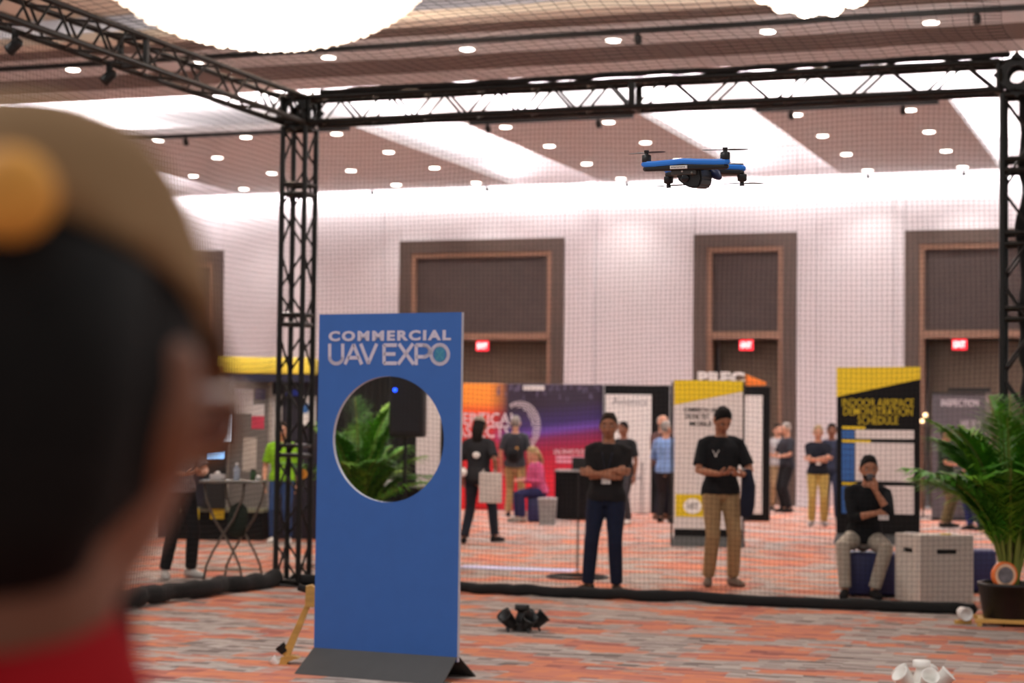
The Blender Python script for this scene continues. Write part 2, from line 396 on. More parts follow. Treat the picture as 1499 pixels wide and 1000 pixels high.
def corner_block(label, c):
    t = thing('truss_corner_block', label, 'truss block', c, 0, None); h = TW / 2
    for s in ((-1, 0, 0), (1, 0, 0), (0, -1, 0), (0, 1, 0), (0, 0, -1), (0, 0, 1)):
        bm = bmesh.new(); n = Vector(s); a = n.orthogonal().normalized(); b = n.cross(a); ring_o = []; ring_i = []
        for off in (h, h - 0.016):
            for lst, kind in ((ring_o, 0), (ring_i, 1)):
                for k in range(16):
                    an = 2 * PI * k / 16
                    if kind == 0:
                        m_ = max(abs(math.cos(an)), abs(math.sin(an))); v = n * off + (a * math.cos(an) + b * math.sin(an)) * (h / m_)
                    else: v = n * off + (a * math.cos(an) + b * math.sin(an)) * (h * 0.55)
                    lst.append(bm.verts.new(v))
        o1, o2 = ring_o[:16], ring_o[16:]; i1, i2 = ring_i[:16], ring_i[16:]
        for k in range(16):
            j = (k + 1) % 16
            for q in ((o1[k], o1[j], i1[j], i1[k]), (o2[k], i2[k], i2[j], o2[j]), (o1[k], o2[k], o2[j], o1[j]), (i1[k], i1[j], i2[j], i2[k])): bm.faces.new(q)
        obj('block_plate', bm, dark_truss, t)
    return t
ZM = (ZB0 + ZB1) / 2
truss('truss_column', 'tall black box truss column standing behind the blue sign', (CX, CY, 0.03), (CX, CY, ZB0 - 0.01), (0, 1, 0), 11, double=(1.35, 2.7, 4.05))
truss('truss_column', 'tall black box truss column above the potted palm', (RX, CY, 0.03), (RX, CY, ZB0 - 0.01), (0, 1, 0), 11, double=(1.35, 2.7, 3.38, 4.05))
corner_block('black perforated corner block on the column behind the blue sign', (CX, CY, ZM))
corner_block('black perforated corner block on the column above the palm', (RX, CY, ZM))
for x, y, l in ((CX, CY, 'black square steel base plate under the left truss column'), (RX, CY, 'black square steel base plate under the right truss column')):
    t = thing('base_plate', l, 'base plate', (x, y, 0)); obj('plate', box(-0.3, 0.3, -0.3, 0.3, 0, 0.012, 0.003), black, t)
    for a in (-0.24, 0.24):
        obj('bolt', lathe([(0.02, 0.012), (0.02, 0.03)], 6), black, t, loc=(a, a, 0))
XJ = on_y(930, 140, CY).x
truss('truss_beam', 'black horizontal truss beam running right from the left corner block', (CX + 0.15, CY, ZM), (XJ, CY, ZM), (0, 0, 1), 12)
truss('truss_beam', 'black horizontal truss beam ending at the right corner block', (XJ, CY, ZM), (RX - 0.15, CY, ZM), (0, 0, 1), 10)
YJ = on_plane(195, 75, Vector((CX, 0, 0)), Vector((1, 0, 0))).y
truss('truss_beam', 'black truss beam receding to the left corner block under the chandelier', (CX, CY - 0.15, ZM), (CX, YJ, ZM), (0, 0, 1), 8)
truss('truss_beam', 'black truss beam nearest the camera at the upper left edge', (CX, YJ, ZM), (CX, 11.4, ZM), (0, 0, 1), 11)
# lamps clamped on the left beam
for y, l in ((YJ - 0.3, 'black par lamp clamped under the left truss beam near its joint'), (YJ - 1.7, 'black par lamp clamped under the near end of the left truss beam')):
    t = thing('stage_lamp', l, 'stage lamp', (CX - 0.05, y, ZB0 - 0.02)); t.scale = (0.75, 0.75, 0.75)
    obj('clamp', box(-0.03, 0.03, -0.025, 0.025, -0.06, 0.04, 0.005), black, t)
    bm = bmesh.new(); add_lathe(bm, [(0.03, 0.09), (0.06, 0.06), (0.062, -0.06), (0.075, -0.09)], 14, Matrix.Translation((0.0, 0, -0.12)) @ Matrix.Rotation(0.9, 4, 'Y'))
    obj('lamp_body', bm, black, t, True)
    bm = bmesh.new(); add_lathe(bm, [(0.066, -0.092), (0.066, -0.086)], 14, Matrix.Translation((0.0, 0, -0.12)) @ Matrix.Rotation(0.9, 4, 'Y'))
    obj('lens', bm, mat('dark_lens', (70, 74, 86), 0.1), t)

# ================================================================== CEILING LIGHTS
dl_body = lathe([(0.115, -0.012), (0.125, -0.006), (0.125, 0.0)], 20); me_trim = bpy.data.meshes.new('trim_ring'); dl_body.to_mesh(me_trim); dl_body.free(); me_trim.materials.append(white_m)
dl = lathe([(0.075, -0.030), (0.10, -0.022), (0.105, -0.010)], 20); me_lens = bpy.data.meshes.new('lens'); dl.to_mesh(me_lens); dl.free(); me_lens.materials.append(glow_m)
def downlight(px, py, label, energy, spot=1.9):
    p = on_z(px, py, ZC); t = thing('ceiling_downlight', label, 'downlight', (p.x, p.y, ZC), 0, 'round recessed ceiling downlights')
    link(bpy.data.objects.new('trim_ring', me_trim), t); link(bpy.data.objects.new('lens', me_lens), t)
    l = bpy.data.lights.new('downlight_beam', 'SPOT'); l.energy = energy; l.color = WARM; l.spot_size = spot; l.spot_blend = 0.7; l.shadow_soft_size = 0.09
    lo = bpy.data.objects.new('downlight_beam', l); COL.objects.link(lo); lo.location = (p.x, p.y, ZC - 0.06)
ORD = ['first', 'second', 'third', 'fourth', 'fifth', 'sixth', 'seventh', 'eighth']
rows = {
 'left row of the wide left ceiling panel': [(107, 210), (199, 235), (283, 257), (357, 276)],
 'second row of the wide left ceiling panel': [(231, 205), (318, 230), (398, 253)],
 'third row of the wide left ceiling panel': [(360, 200)],
 'left row, ceiling right of the truss column': [(514, 249), (580, 270)],
 'right row, ceiling right of the truss column': [(493, 195), (569, 222), (636, 245), (697, 267)],
 'left row, ceiling panel left of the drone': [(740, 185), (804, 213), (859, 239), (909, 261)],
 'right row, ceiling panel left of the drone': [(891, 178), (945, 208), (993, 234)],
 'left row, ceiling panel right of the drone': [(1166, 167), (1204, 198), (1239, 225), (1270, 249)],
 'right row, ceiling panel right of the drone': [(1332, 160), (1360, 192), (1385, 220), (1409, 244)],
}
for nm, pts in rows.items():
    for k, (x, y) in enumerate(pts):
        downlight(x, y, '%s downlight from the near end, %s' % (ORD[k], nm), 150)
downlight(174, 282, 'single downlight in the far left ceiling panel beside the person in the cap', 150)
for k, (x, y) in enumerate([(107, 101), (287, 92), (481, 83), (684, 71), (898, 58), (1124, 45), (1363, 32)]):
    downlight(x, y, '%s downlight from the left in the ceiling strip above the front truss' % ORD[k], 130)
def track(label, x0, x1, y, heads):
    t = thing('lighting_track', label, 'track', (0, y, ZC)); obj('rail', box(x0, x1, -0.035, 0.035, -0.07, 0), black, t)
    for hx in heads:
        bm = bmesh.new(); add_box(bm, hx - 0.015, hx + 0.015, -0.015, 0.015, -0.10, -0.06)
        add_lathe(bm, [(0.05, -0.07), (0.055, 0.0), (0.045, 0.05)], 12, Matrix.Translation((hx, 0, -0.14)) @ Matrix.Rotation(0.5, 4, 'X'))
        obj('track_head', bm, black, t)
track('long black lighting track across the ceiling strip above the front truss', -26, 0, 25.36, [on_y(934, 48, 25.36).x, on_y(1430, 24, 25.36).x])
track('black lighting track on the front edge of the wide left ceiling panel', -21.6, -14.9, 32.3, [on_y(272, 197, 32.3).x])
track('black lighting track on the front edge of the ceiling panel left of the drone', -12.5, -9.4, 32.3, [on_y(714, 180, 32.3).x, on_y(876, 172, 32.3).x])
track('black lighting track on the front edge of the ceiling panel right of the drone', -7.2, -4.1, 32.3, [on_y(1158, 160, 32.3).x, on_y(1322, 154, 32.3).x])
for k, (x, y) in enumerate(((545, 277), (713, 271), (918, 263), (1271, 255), (1411, 250))):
    p = on_y(x, y, 41.2); t = thing('sprinkler_head', 'small black sprinkler at the wall edge of the ceiling, %s from the left' % ORD[k], 'sprinkler', (p.x, 41.2, ZC))
    obj('stem', lathe([(0.03, -0.02), (0.03, 0.0)], 10), black, t); obj('head', lathe([(0.02, -0.13), (0.06, -0.11), (0.06, -0.06), (0.03, -0.02)], 10), black, t)

def chandelier(label, c, ra, rc, bead_r, zmin_keep, nmax, spacing):
    t = thing('bead_chandelier', label, 'chandelier', c)
    pts = []; gold = PI * (3 - math.sqrt(5)); n = int(4 * PI * ra * ra / spacing ** 2 * 0.8)
    for k in range(n):
        z = -1 + 2 * (k + 0.5) / n
        if z > 0: break
        r = math.sqrt(max(0, 1 - z * z)); th = gold * k
        p = Vector((r * math.cos(th) * ra, r * math.sin(th) * ra, z * rc))
        if c[2] + p.z < ZC + 0.28: pts.append(p * (1 + 0.012 * math.sin(k * 7.0)))
    pts.sort(key=lambda p: (Vector(c) + p - CAMP).length)
    q = bmesh.new(); bmesh.ops.create_icosphere(q, subdivisions=2, radius=bead_r); me = bpy.data.meshes.new('glass_bead'); q.to_mesh(me); q.free(); me.materials.append(bead_m)
    for f in me.polygons: f.use_smooth = True
    for p in pts[:nmax]:
        o = bpy.data.objects.new('glass_bead', me); o.location = p; link(o, t)
    if len(pts) > nmax:
        q = bmesh.new()
        for p in pts[nmax:]: bmesh.ops.create_icosphere(q, subdivisions=1, radius=bead_r * 1.05, matrix=Matrix.Translation(p))
        o = obj('glass_beads', q, bead_m, t, True); o['kind'] = 'stuff'
    obj('diffuser', ball((0, 0, 0), (ra - bead_r, ra - bead_r, rc - bead_r), 40, 24), mat('diffuser_glow', (255, 240, 224), emit=1.5), t, True)
    obj('ceiling_canopy', lathe([(ra * 0.55, ZC + 0.26 - c[2]), (ra * 0.6, ZC + 0.35 - c[2])], 24), white_m, t)
    l = bpy.data.lights.new('chandelier_light', 'POINT'); l.energy = 420; l.color = WARM; l.shadow_soft_size = 0.5
    lo = bpy.data.objects.new('chandelier_light', l); COL.objects.link(lo); lo.location = (c[0], c[1], c[2] - rc - 0.55)
chandelier('huge glowing chandelier of glass beads above the left truss beam', (-11.04, 21.3, 7.52), 2.1, 1.08, 0.062, 6, 300, 0.145)
chandelier('smaller glowing chandelier of large glass globes at the top right edge', (-4.2, 21.9, 7.30), 0.95, 0.72, 0.115, 6, 300, 0.25)

# ================================================================== PEOPLE
SKIN = {'umber': mat('skin_umber', (128, 76, 50), 0.55, vary=0.06), 'light': mat('skin_light', (205, 150, 122), 0.5, vary=0.06), 'tan': mat('skin_tan', (178, 120, 90), 0.5, vary=0.06), 'brown': mat('skin_brown', (140, 90, 66), 0.5, vary=0.06), 'dark': mat('skin_dark', (92, 60, 46), 0.5, vary=0.06)}
HAIRM = {'black': mat('hair_black', (17, 13, 12), 0.75, vary=0.3, scale=60, spec=0.2), 'brown': mat('hair_brown', (40, 28, 20), 0.75, vary=0.3, scale=60, spec=0.2), 'grey': mat('hair_grey', (140, 132, 124), 0.6, vary=0.2, scale=60), 'blond': mat('hair_blond', (150, 126, 82), 0.6, vary=0.2, scale=60)}
_cloth = {}
def cloth(c):
    if c not in _cloth: _cloth[c] = mat('cloth_%d_%d_%d' % c, c, 0.9, vary=0.10, scale=14, bump=0.25, spec=0.2)
    return _cloth[c]
eye_white = mat('eye_white', (176, 164, 156), 0.4, vary=0.02); eye_dark = mat('eye_dark', (34, 24, 20), 0.2); lip_m = mat('lips', (150, 84, 74), 0.5)

def remeshed(bm, voxel, name, smooth=4):
    bmesh.ops.recalc_face_normals(bm, faces=bm.faces[:])
    me = bpy.data.meshes.new(name); bm.to_mesh(me); bm.free()
    o = bpy.data.objects.new(name, me); COL.objects.link(o)
    r = o.modifiers.new('r', 'REMESH'); r.mode = 'VOXEL'; r.voxel_size = voxel
    s = o.modifiers.new('s', 'SMOOTH'); s.iterations = smooth; s.factor = 0.5
    dg = bpy.context.evaluated_depsgraph_get(); out = bpy.data.meshes.new_from_object(o.evaluated_get(dg))
    bpy.data.objects.remove(o); bpy.data.meshes.remove(me)
    for p in out.polygons: p.use_smooth = True
    out.name = name; return out

def ik(a, c, l1, l2, pole):
    a = Vector(a); c = Vector(c); d = c - a; L = min(d.length, (l1 + l2) * 0.995); u = d.normalized()
    x = (l1 * l1 - l2 * l2 + L * L) / (2 * L); h = math.sqrt(max(0.0, l1 * l1 - x * x))
    p = Vector(pole) - u * Vector(pole).dot(u)
    return a + u * x + p.normalized() * h, a + u * L

def head_point(th, ph):
    # th azimuth from the face (-Y), ph elevation; head is about .15 wide, .19 deep, .23 tall
    cp_ = max(0.0, math.cos(ph)); cp_ = cp_ ** 0.72 if ph > 0 else cp_
    cx = math.sin(th) * cp_; cy = -math.cos(th) * cp_; cz = math.sin(ph)
    x = 0.076 * cx; y = 0.096 * cy; z = 0.115 * cz
    if z < 0:
        k = (-z / 0.115)
        x *= 1 - 0.30 * k ** 1.4; y = y * (1 - 0.18 * k) - 0.018 * k * (1 if cy < 0.2 else 0.2)
        if cy > 0: y *= 1 - 0.35 * k
    if cy < -0.5 and 0.012 < z < 0.04: y -= 0.004                      # brow
    if cy < -0.6 and -0.012 < z < 0.012 and abs(abs(x) - 0.032) < 0.018: y += 0.007   # eye sockets
    return Vector((x, y, z))
def add_head(bm, mtx, grow=1.0, n=28, m=18, lift=Vector((0, 0, 0))):
    rows = []
    for j in range(1, m):
        ph = -PI / 2 + PI * j / m; rows.append([bm.verts.new(mtx @ (head_point(2 * PI * k / n, ph) * grow + lift)) for k in range(n)])
    b = bm.verts.new(mtx @ (head_point(0, -PI / 2) * grow + lift)); t = bm.verts.new(mtx @ (head_point(0, PI / 2) * grow + lift))
    for r0, r1 in zip(rows[:-1], rows[1:]):
        for k in range(n): bm.faces.new((r0[k], r0[(k + 1) % n], r1[(k + 1) % n], r1[k]))
    for k in range(n):
        bm.faces.new((rows[0][(k + 1) % n], rows[0][k], b)); bm.faces.new((rows[-1][k], rows[-1][(k + 1) % n], t))
    return bm
def cut(bm, co, no):
    r = bmesh.ops.bisect_plane(bm, geom=bm.verts[:] + bm.edges[:] + bm.faces[:], plane_co=co, plane_no=no, clear_outer=True)
    es = [e for e in r['geom_cut'] if isinstance(e, bmesh.types.BMEdge)]
    if es: bmesh.ops.holes_fill(bm, edges=es)
    return bm

def add_hand(bm, wrist, d, palm_n, thumb, curl, sc=1.0):
    """d = direction of the fingers, palm_n = out of the palm, thumb = side the thumb is on"""
    d = Vector(d).normalized(); pn = Vector(palm_n); pn = (pn - d * pn.dot(d)).normalized(); s = d.cross(pn).normalized()
    th = Vector(thumb); s = s if s.dot(th) > 0 else -s
    w = Vector(wrist)
    add_tube(bm, [w - d * 0.01, w + d * 0.03, w + d * 0.065 * sc, w + d * 0.098 * sc], [(0.024, 0.019), (0.034, 0.016), (0.041, 0.015), (0.038, 0.012)], 10, side=s)
    for k, (off, ln) in enumerate(((0.029, 0.072), (0.010, 0.080), (-0.010, 0.075), (-0.028, 0.060))):
        p = w + d * 0.092 * sc + s * off; dirv = d.copy(); pts = [p - d * 0.012]; c = curl * (1 + 0.08 * k)
        for seg, f in enumerate((0.45, 0.30, 0.25)):
            dirv = (d * math.cos(c * (seg + 1) * 0.55) + pn * math.sin(c * (seg + 1) * 0.55)).normalized()
            pts.append(pts[-1] + dirv * (ln * f + (0.012 if seg == 0 else 0)))
        add_tube(bm, pts, [0.0095, 0.009, 0.008, 0.0068], 6, side=s)
    b = w + d * 0.03 + s * 0.028
    add_tube(bm, [b - s * 0.01, b + s * 0.016 + d * 0.022 + pn * 0.008, b + s * 0.022 + d * 0.045 + pn * (0.012 + 0.02 * min(curl, 1)), b + s * 0.016 + d * 0.066 + pn * (0.018 + 0.03 * min(curl, 1))], [0.014, 0.0115, 0.010, 0.008], 6)

def person(label, loc, face=0.0, H=1.75, skin='tan', hair='black', shirt=(30, 30, 32), pants=(40, 40, 46), shoes=(40, 36, 34), sleeve='short', arms=None, feet=None,
           pel=(0, 0, 0.93), lean=(0, 0.0), head=(0, 0), voxel=0.013, beard=False, bald=False, knee=(0, -1, 0), badge=False, long_hair=False, group=None, cap=None, collar=None):
    """Local frame: the person looks along -Y, their left hand is at +X."""
    loc = Vector(loc); loc.z = 0
    c = Vector((-loc.x, -loc.y)); th0 = math.atan2(c.x, -c.y)
    t = thing('person', label, 'person', loc, th0 + math.radians(face), group); t.scale = (H / 1.75,) * 3
    pel = Vector(pel); neck = pel + Vector((lean[0], lean[1], math.sqrt(max(0.01, 0.54 ** 2 - lean[0] ** 2 - lean[1] ** 2))))
    up = (neck - pel).normalized(); sd = Vector((1, 0, 0)); sd = (sd - up * sd.dot(up)).normalized(); fw = up.cross(sd) * -1
    if fw.y > 0: fw = -fw
    A = lambda s, f=0.0: pel + (neck - pel) * s + fw * f
    TOR = [(-0.16, .120, .095, 0), (-0.05, .172, .122, -.01), (0.08, .168, .118, 0), (0.26, .145, .108, .005), (0.48, .155, .115, .01), (0.68, .172, .122, .012), (0.80, .168, .112, .006), (0.90, .135, .088, 0), (0.985, .075, .066, -.004)]
    sh = {'L': neck + sd * 0.178 - up * 0.072, 'R': neck - sd * 0.178 - up * 0.072}
    hp = {'L': pel + sd * 0.092 - up * 0.02, 'R': pel - sd * 0.092 - up * 0.02}
    feet = feet or {'L': (0.11, 0.0, 10), 'R': (-0.11, 0.0, -10)}
    arms = arms or {}
    body = bmesh.new(); top = bmesh.new(); leg = bmesh.new()
    add_tube(body, [A(s, f) for s, a, b, f in TOR], [(a * .97, b * .97) for s, a, b, f in TOR], 16, side=sd)
    hd = neck + up * 0.02 + Vector((0, 0, 0.150)) + Vector((0, -0.025 - 0.05 * math.sin(max(0, head[1])), -0.015 * abs(head[1])))
    R = Matrix.Rotation(head[0], 4, 'Z') @ Matrix.Rotation(head[1], 4, 'X'); HM = Matrix.Translation(hd) @ R @ Matrix.Scale(1.09, 4)
    add_tube(body, [neck - up * 0.05, neck + up * 0.02, HM @ Vector((0, 0.026, -0.055))], [(0.072, 0.062), (0.058, 0.056), (0.055, 0.058)], 12, side=sd)
    add_head(body, HM)
    add_tube(body, [HM @ Vector((0, -0.088, 0.012)), HM @ Vector((0, -0.104, -0.014)), HM @ Vector((0, -0.113, -0.034)), HM @ Vector((0, -0.097, -0.042))], [(0.008, 0.008), (0.011, 0.011), (0.016, 0.013), (0.013, 0.009)], 8)
    for s in (-1, 1):
        add_tube(body, [HM @ Vector((s * 0.071, 0.008, -0.034)), HM @ Vector((s * 0.081, 0.012, -0.006)), HM @ Vector((s * 0.078, 0.010, 0.026))], [(0.008, 0.012), (0.010, 0.019), (0.008, 0.015)], 8, side=(1, 0, 0))
    tp = [(-0.07 if pants is not None else -.05, .170, .122, -.008)] + TOR[1:]
    add_tube(top, [A(s, f) for s, a, b, f in tp], [(a + .017 + (0.012 if s < 0.2 else 0), b + .017 + (0.010 if s < 0.2 else 0)) for s, a, b, f in tp], 16, side=sd, round_cap=0.2)
    add_tube(top, [neck - up * 0.06, neck - up * 0.005], [(0.105, 0.08), (0.072, 0.07)], 12, side=sd, round_cap=0.1)
    add_tube(leg, [A(-0.17), A(-0.06, -.008), A(0.07)], [(.125, .105), (.178, .130), (.165, .122)], 16, side=sd, round_cap=0.2)
    hands = []
    for k, s in (('L', 1), ('R', -1)):
        a = arms.get(k, dict(wrist=(s * 0.24, -0.03, 0.86), pole=(s * 0.3, 0.6, 0), hand=(0, -0.15, -1), palm=(-s, 0, 0), curl=0.5))
        el, wr = ik(sh[k], a['wrist'], 0.29, 0.26, a.get('pole', (s * 0.5, 0.6, -0.3)))
        S = sh[k]
        B0 = neck + sd * s * 0.055 - up * 0.035; BM = neck + sd * s * 0.125 - up * 0.050
        add_tube(body, [B0, BM, S, S.lerp(el, .2), S.lerp(el, .55), el, el.lerp(wr, .3), wr], [.048, .052, .054, .051, .044, .038, .041, .026], 10)
        d = Vector(a.get('hand', wr - el)); pn = Vector(a.get('palm', (-s, 0, 0)))
        hands.append((wr, d, pn, a.get('thumb', (0, -1, 0.3)), a.get('curl', 0.6)))
        if sleeve == 'short': add_tube(top, [B0, BM, S, S.lerp(el, .2), S.lerp(el, .5), S.lerp(el, .80)], [.056, .064, .068, .066, .065, .068], 12, round_cap=0.05)
        elif sleeve == 'rolled': add_tube(top, [B0, BM, S, S.lerp(el, .2), S.lerp(el, .55), el, el.lerp(wr, .35)], [.056, .064, .066, .064, .060, .055, .052], 12, round_cap=0.1)
        else: add_tube(top, [B0, BM, S, S.lerp(el, .2), S.lerp(el, .55), el, el.lerp(wr, .5), el.lerp(wr, .96)], [.056, .064, .066, .064, .060, .053, .046, .038], 12, round_cap=0.1)
        fx, fy, fa = feet[k][:3]; fz = feet[k][3] if len(feet[k]) > 3 else 0.0
        an = Vector((fx, fy, 0.085 + fz)); pole = feet[k][4] if len(feet[k]) > 4 else knee
        kn, an = ik(hp[k], an, 0.43, 0.43, pole)
        add_tube(body, [hp[k] + Vector((0, 0, .03)), hp[k].lerp(kn, .5), kn, kn.lerp(an, .35), an, an - Vector((0, 0, 0.03))], [.085, .070, .054, .053, .036, .036], 10)
        add_tube(leg, [hp[k] + Vector((0, 0, .02)), hp[k].lerp(kn, .35), hp[k].lerp(kn, .8), kn, kn.lerp(an, .35), kn.lerp(an, .96)], [.100, .095, .076, .072, .070, .062], 12, round_cap=0.1)
        fd = Vector((math.sin(math.radians(fa)), -math.cos(math.radians(fa)), 0)); g = Vector((an.x, an.y, an.z - 0.085))
        sb = bmesh.new()
        add_tube(sb, [g - fd * 0.065 + Vector((0, 0, .05)), g - fd * 0.02 + Vector((0, 0, .05)), g + fd * 0.06 + Vector((0, 0, .045)), g + fd * 0.13 + Vector((0, 0, .034)), g + fd * 0.19 + Vector((0, 0, .027))], [(.034, .048), (.038, .050), (.043, .043), (.046, .033), (.035, .025)], 12, side=Vector((fd.y, -fd.x, 0)))
        for v in sb.verts: v.co.z = max(v.co.z, g.z + 0.001)
        obj('shoe', sb, cloth(shoes), t, True)
    me = remeshed(body, voxel, 'body', 2); fb = bmesh.new(); fb.from_mesh(me)
    for h_ in hands: add_hand(fb, *h_)
    bpy.data.meshes.remove(me); o = obj('body', fb, SKIN[skin], t, True)
    for nm, b_, c_ in (('shirt', top, shirt), ('trousers', leg, pants)):
        me = remeshed(b_, voxel, nm, 3); me.materials.append(cloth(c_)); link(bpy.data.objects.new(nm, me), t)
    for s in (-1, 1):
        e = obj('eye', ball((0, 0, 0), 0.0112, 10, 8), eye_white, t, True); e.matrix_local = HM @ Matrix.Translation((s * 0.032, -0.078, 0.002))
        obj('iris', ball((0, -0.0075, 0), (0.0062, 0.0048, 0.0062), 8, 6), eye_dark, e, True)
        eb = bmesh.new(); add_tube(eb, [(s * 0.014, -0.0955, 0.021), (s * 0.032, -0.095, 0.027), (s * 0.05, -0.083, 0.021)], [0.003, 0.0045, 0.003], 6); bmesh.ops.transform(eb, matrix=HM, verts=eb.verts[:])
        obj('eyebrow', eb, HAIRM[hair], t, True)
    mb = bmesh.new(); add_tube(mb, [(-0.022, -0.090, -0.064), (0, -0.0985, -0.062), (0.022, -0.090, -0.064)], [(0.003, 0.004), (0.006, 0.006), (0.003, 0.004)], 6); bmesh.ops.transform(mb, matrix=HM, verts=mb.verts[:]); obj('mouth', mb, lip_m, t, True)
    hb = add_head(bmesh.new(), Matrix.Identity(4), 1.055, lift=Vector((0, 0.007, 0.008)))
    if bald: cut(hb, (0, 0.0, -0.01), (0, -0.9, 0.8)); 
    else: cut(hb, (0, -0.075, 0.066), (0, -0.76, -0.65))
    if long_hair: add_tube(hb, [(0, 0.05, 0.03), (0, 0.085, -0.06), (0, 0.095, -0.17), (0, 0.08, -0.24)], [(0.07, 0.05), (0.078, 0.045), (0.066, 0.034), (0.03, 0.02)], 12, side=(1, 0, 0))
    for v in hb.verts:
        if v.co.z > 0.02: v.co *= 1 + 0.055 * mnoise.noise(v.co * 38 + loc)
    bmesh.ops.transform(hb, matrix=HM, verts=hb.verts[:]); obj('hair', hb, HAIRM[hair], t, True)
    if beard:
        bb = add_head(bmesh.new(), Matrix.Identity(4), 1.045, lift=Vector((0, -0.001, -0.002))); cut(bb, (0, -0.05, -0.052), (0, 0.1, 1)); cut(bb, (0, -0.02, 0), (0, 1, 0.0))
        bmesh.ops.transform(bb, matrix=HM, verts=bb.verts[:]); obj('beard', bb, HAIRM[hair], t, True)
    if cap:
        cb = add_head(bmesh.new(), Matrix.Identity(4), 1.13, lift=Vector((0, 0.006, 0.012))); cut(cb, (0, 0, 0.052), (0, 0.38, -1))
        bmesh.ops.transform(cb, matrix=HM, verts=cb.verts[:]); cp = obj('cap', cb, cloth(cap), t, True)
        vb = bmesh.new(); n = 14; up_ = []; dn = []
        for k in range(n + 1):
            an = -1.15 + 2.3 * k / n
            for lst, dz in ((up_, 0.004), (dn, -0.001)):
                ri = Vector((0.084 * math.sin(an), -0.100 * math.cos(an), 0.052 - 0.038 * math.cos(an) + dz)); ro = Vector((0.088 * math.sin(an), -0.105 * math.cos(an) - 0.082 * math.cos(an * 1.32), 0.040 - 0.038 * math.cos(an) - 0.034 * math.cos(an * 1.32) - 0.008 * math.sin(an) ** 2 + dz))
                lst.append((vb.verts.new(ri), vb.verts.new(ro)))
        for k in range(n):
            vb.faces.new((up_[k][0], up_[k + 1][0], up_[k + 1][1], up_[k][1])); vb.faces.new((dn[k][0], dn[k][1], dn[k + 1][1], dn[k + 1][0]))
            vb.faces.new((up_[k][1], up_[k + 1][1], dn[k + 1][1], dn[k][1]))
        bmesh.ops.transform(vb, matrix=HM, verts=vb.verts[:]); obj('brim', vb, cloth(cap), cp, True)
    if badge:
        lb = bmesh.new()
        for s in (-1, 1): add_tube(lb, [A(0.97) + sd * s * 0.07, A(0.80, 0.150) + sd * s * 0.045, A(0.45, 0.163) + sd * s * 0.008], 0.006, 6)
        ly = obj('lanyard', lb, cloth((46, 48, 60)), t)
        q = A(0.38, 0.165); bb = box(-0.045, 0.045, -0.004, 0.004, -0.06, 0.06, 0.003); bmesh.ops.transform(bb, matrix=Matrix.Translation(q), verts=bb.verts[:]); obj('name_badge', bb, white_m, ly)
    t['_hd'] = [hd.x, hd.y, hd.z]
    return t, HM, A

FOLDED = {'L': dict(wrist=(-0.10, -0.235, 1.18), pole=(0.9, 0.25, -0.5), hand=(-1, 0.1, 0.12), palm=(0, 1, 0), thumb=(0, 0, 1), curl=0.5), 'R': dict(wrist=(0.10, -0.20, 1.21), pole=(-0.9, 0.25, -0.5), hand=(1, 0.15, -0.1), palm=(0, 1, 0), thumb=(0, 0, 1), curl=0.5)}
READ = {'L': dict(wrist=(0.13, -0.30, 1.10), pole=(0.8, 0.5, -0.6), hand=(-0.75, -0.6, 0.1), palm=(-0.2, 0.2, 1), thumb=(0, -1, 0.2), curl=0.8), 'R': dict(wrist=(-0.09, -0.30, 1.11), pole=(-0.8, 0.5, -0.6), hand=(0.6, -0.7, 0.1), palm=(0.2, 0.2, 1), thumb=(0, -1, 0.2), curl=0.8)}

fp = lambda x, y: on_z(x, y, 0)
m1, _, A1 = person('man in black polo and dark jeans standing with arms folded', fp(886, 868), face=-4, H=1.78, skin='tan', hair='brown', shirt=(38, 36, 37), pants=(30, 36, 58), shoes=(64, 46, 36), arms=FOLDED, voxel=0.010, badge=True, feet={'L': (0.11, 0.0, 18), 'R': (-0.17, -0.05, -40)}, lean=(0.02, 0.0))
m2, _, A2 = person('man in black T-shirt and khaki trousers looking down at a phone', fp(1054, 858), face=14, H=1.87, skin='tan', hair='black', shirt=(32, 33, 36), pants=(168, 138, 100), shoes=(120, 104, 92), arms=READ, head=(0.15, 0.52), voxel=0.010, feet={'L': (0.13, 0.0, 14), 'R': (-0.12, 0.0, -16)})
cj = bmesh.new(); add_tube(cj, [(0.20, -0.24, 1.15), (0.215, -0.25, 1.00), (0.205, -0.25, 0.82), (0.20, -0.245, 0.70)], [(0.05, 0.025), (0.07, 0.035), (0.075, 0.04), (0.06, 0.03)], 12, side=(1, 0, 0))
def held(o, t, label, cat):
    # a held thing stays top-level: put it where the hand is
    bpy.context.view_layer.update(); o.matrix_world = t.matrix_world.copy(); return tag(o, label, cat)
held(obj('folded_jacket', cj, cloth((36, 40, 56)), None, True), m2, 'dark navy jacket hanging over the forearm of the phone-reading man', 'jacket')
ph = bmesh.new(); add_box(ph, -0.085, 0.085, -0.37, -0.31, 1.125, 1.135, 0.003)
held(obj('phone', ph, mat('phone_glass', (190, 196, 200), 0.15), None), m2, 'pale phone held in both hands by the man in khaki trousers', 'phone')
def shirt_mark(t, A, polys):
    bm = bmesh.new()
    for pl in polys: add_prism(bm, pl, -0.003, 0.003)
    bmesh.ops.transform(bm, matrix=Matrix.Translation(A(0.70, 0.149)), verts=bm.verts[:]); obj('chest_emblem', bm, white_m, t)
shirt_mark(m2, A2, [[(-.125, .03), (-.118, .034), (-.088, -.02), (-.095, -.02)], [(-.055, .03), (-.062, .034), (-.092, -.02), (-.085, -.02)], [(-.105, -.026), (-.09, -.012), (-.075, -.026), (-.09, -.034)]])

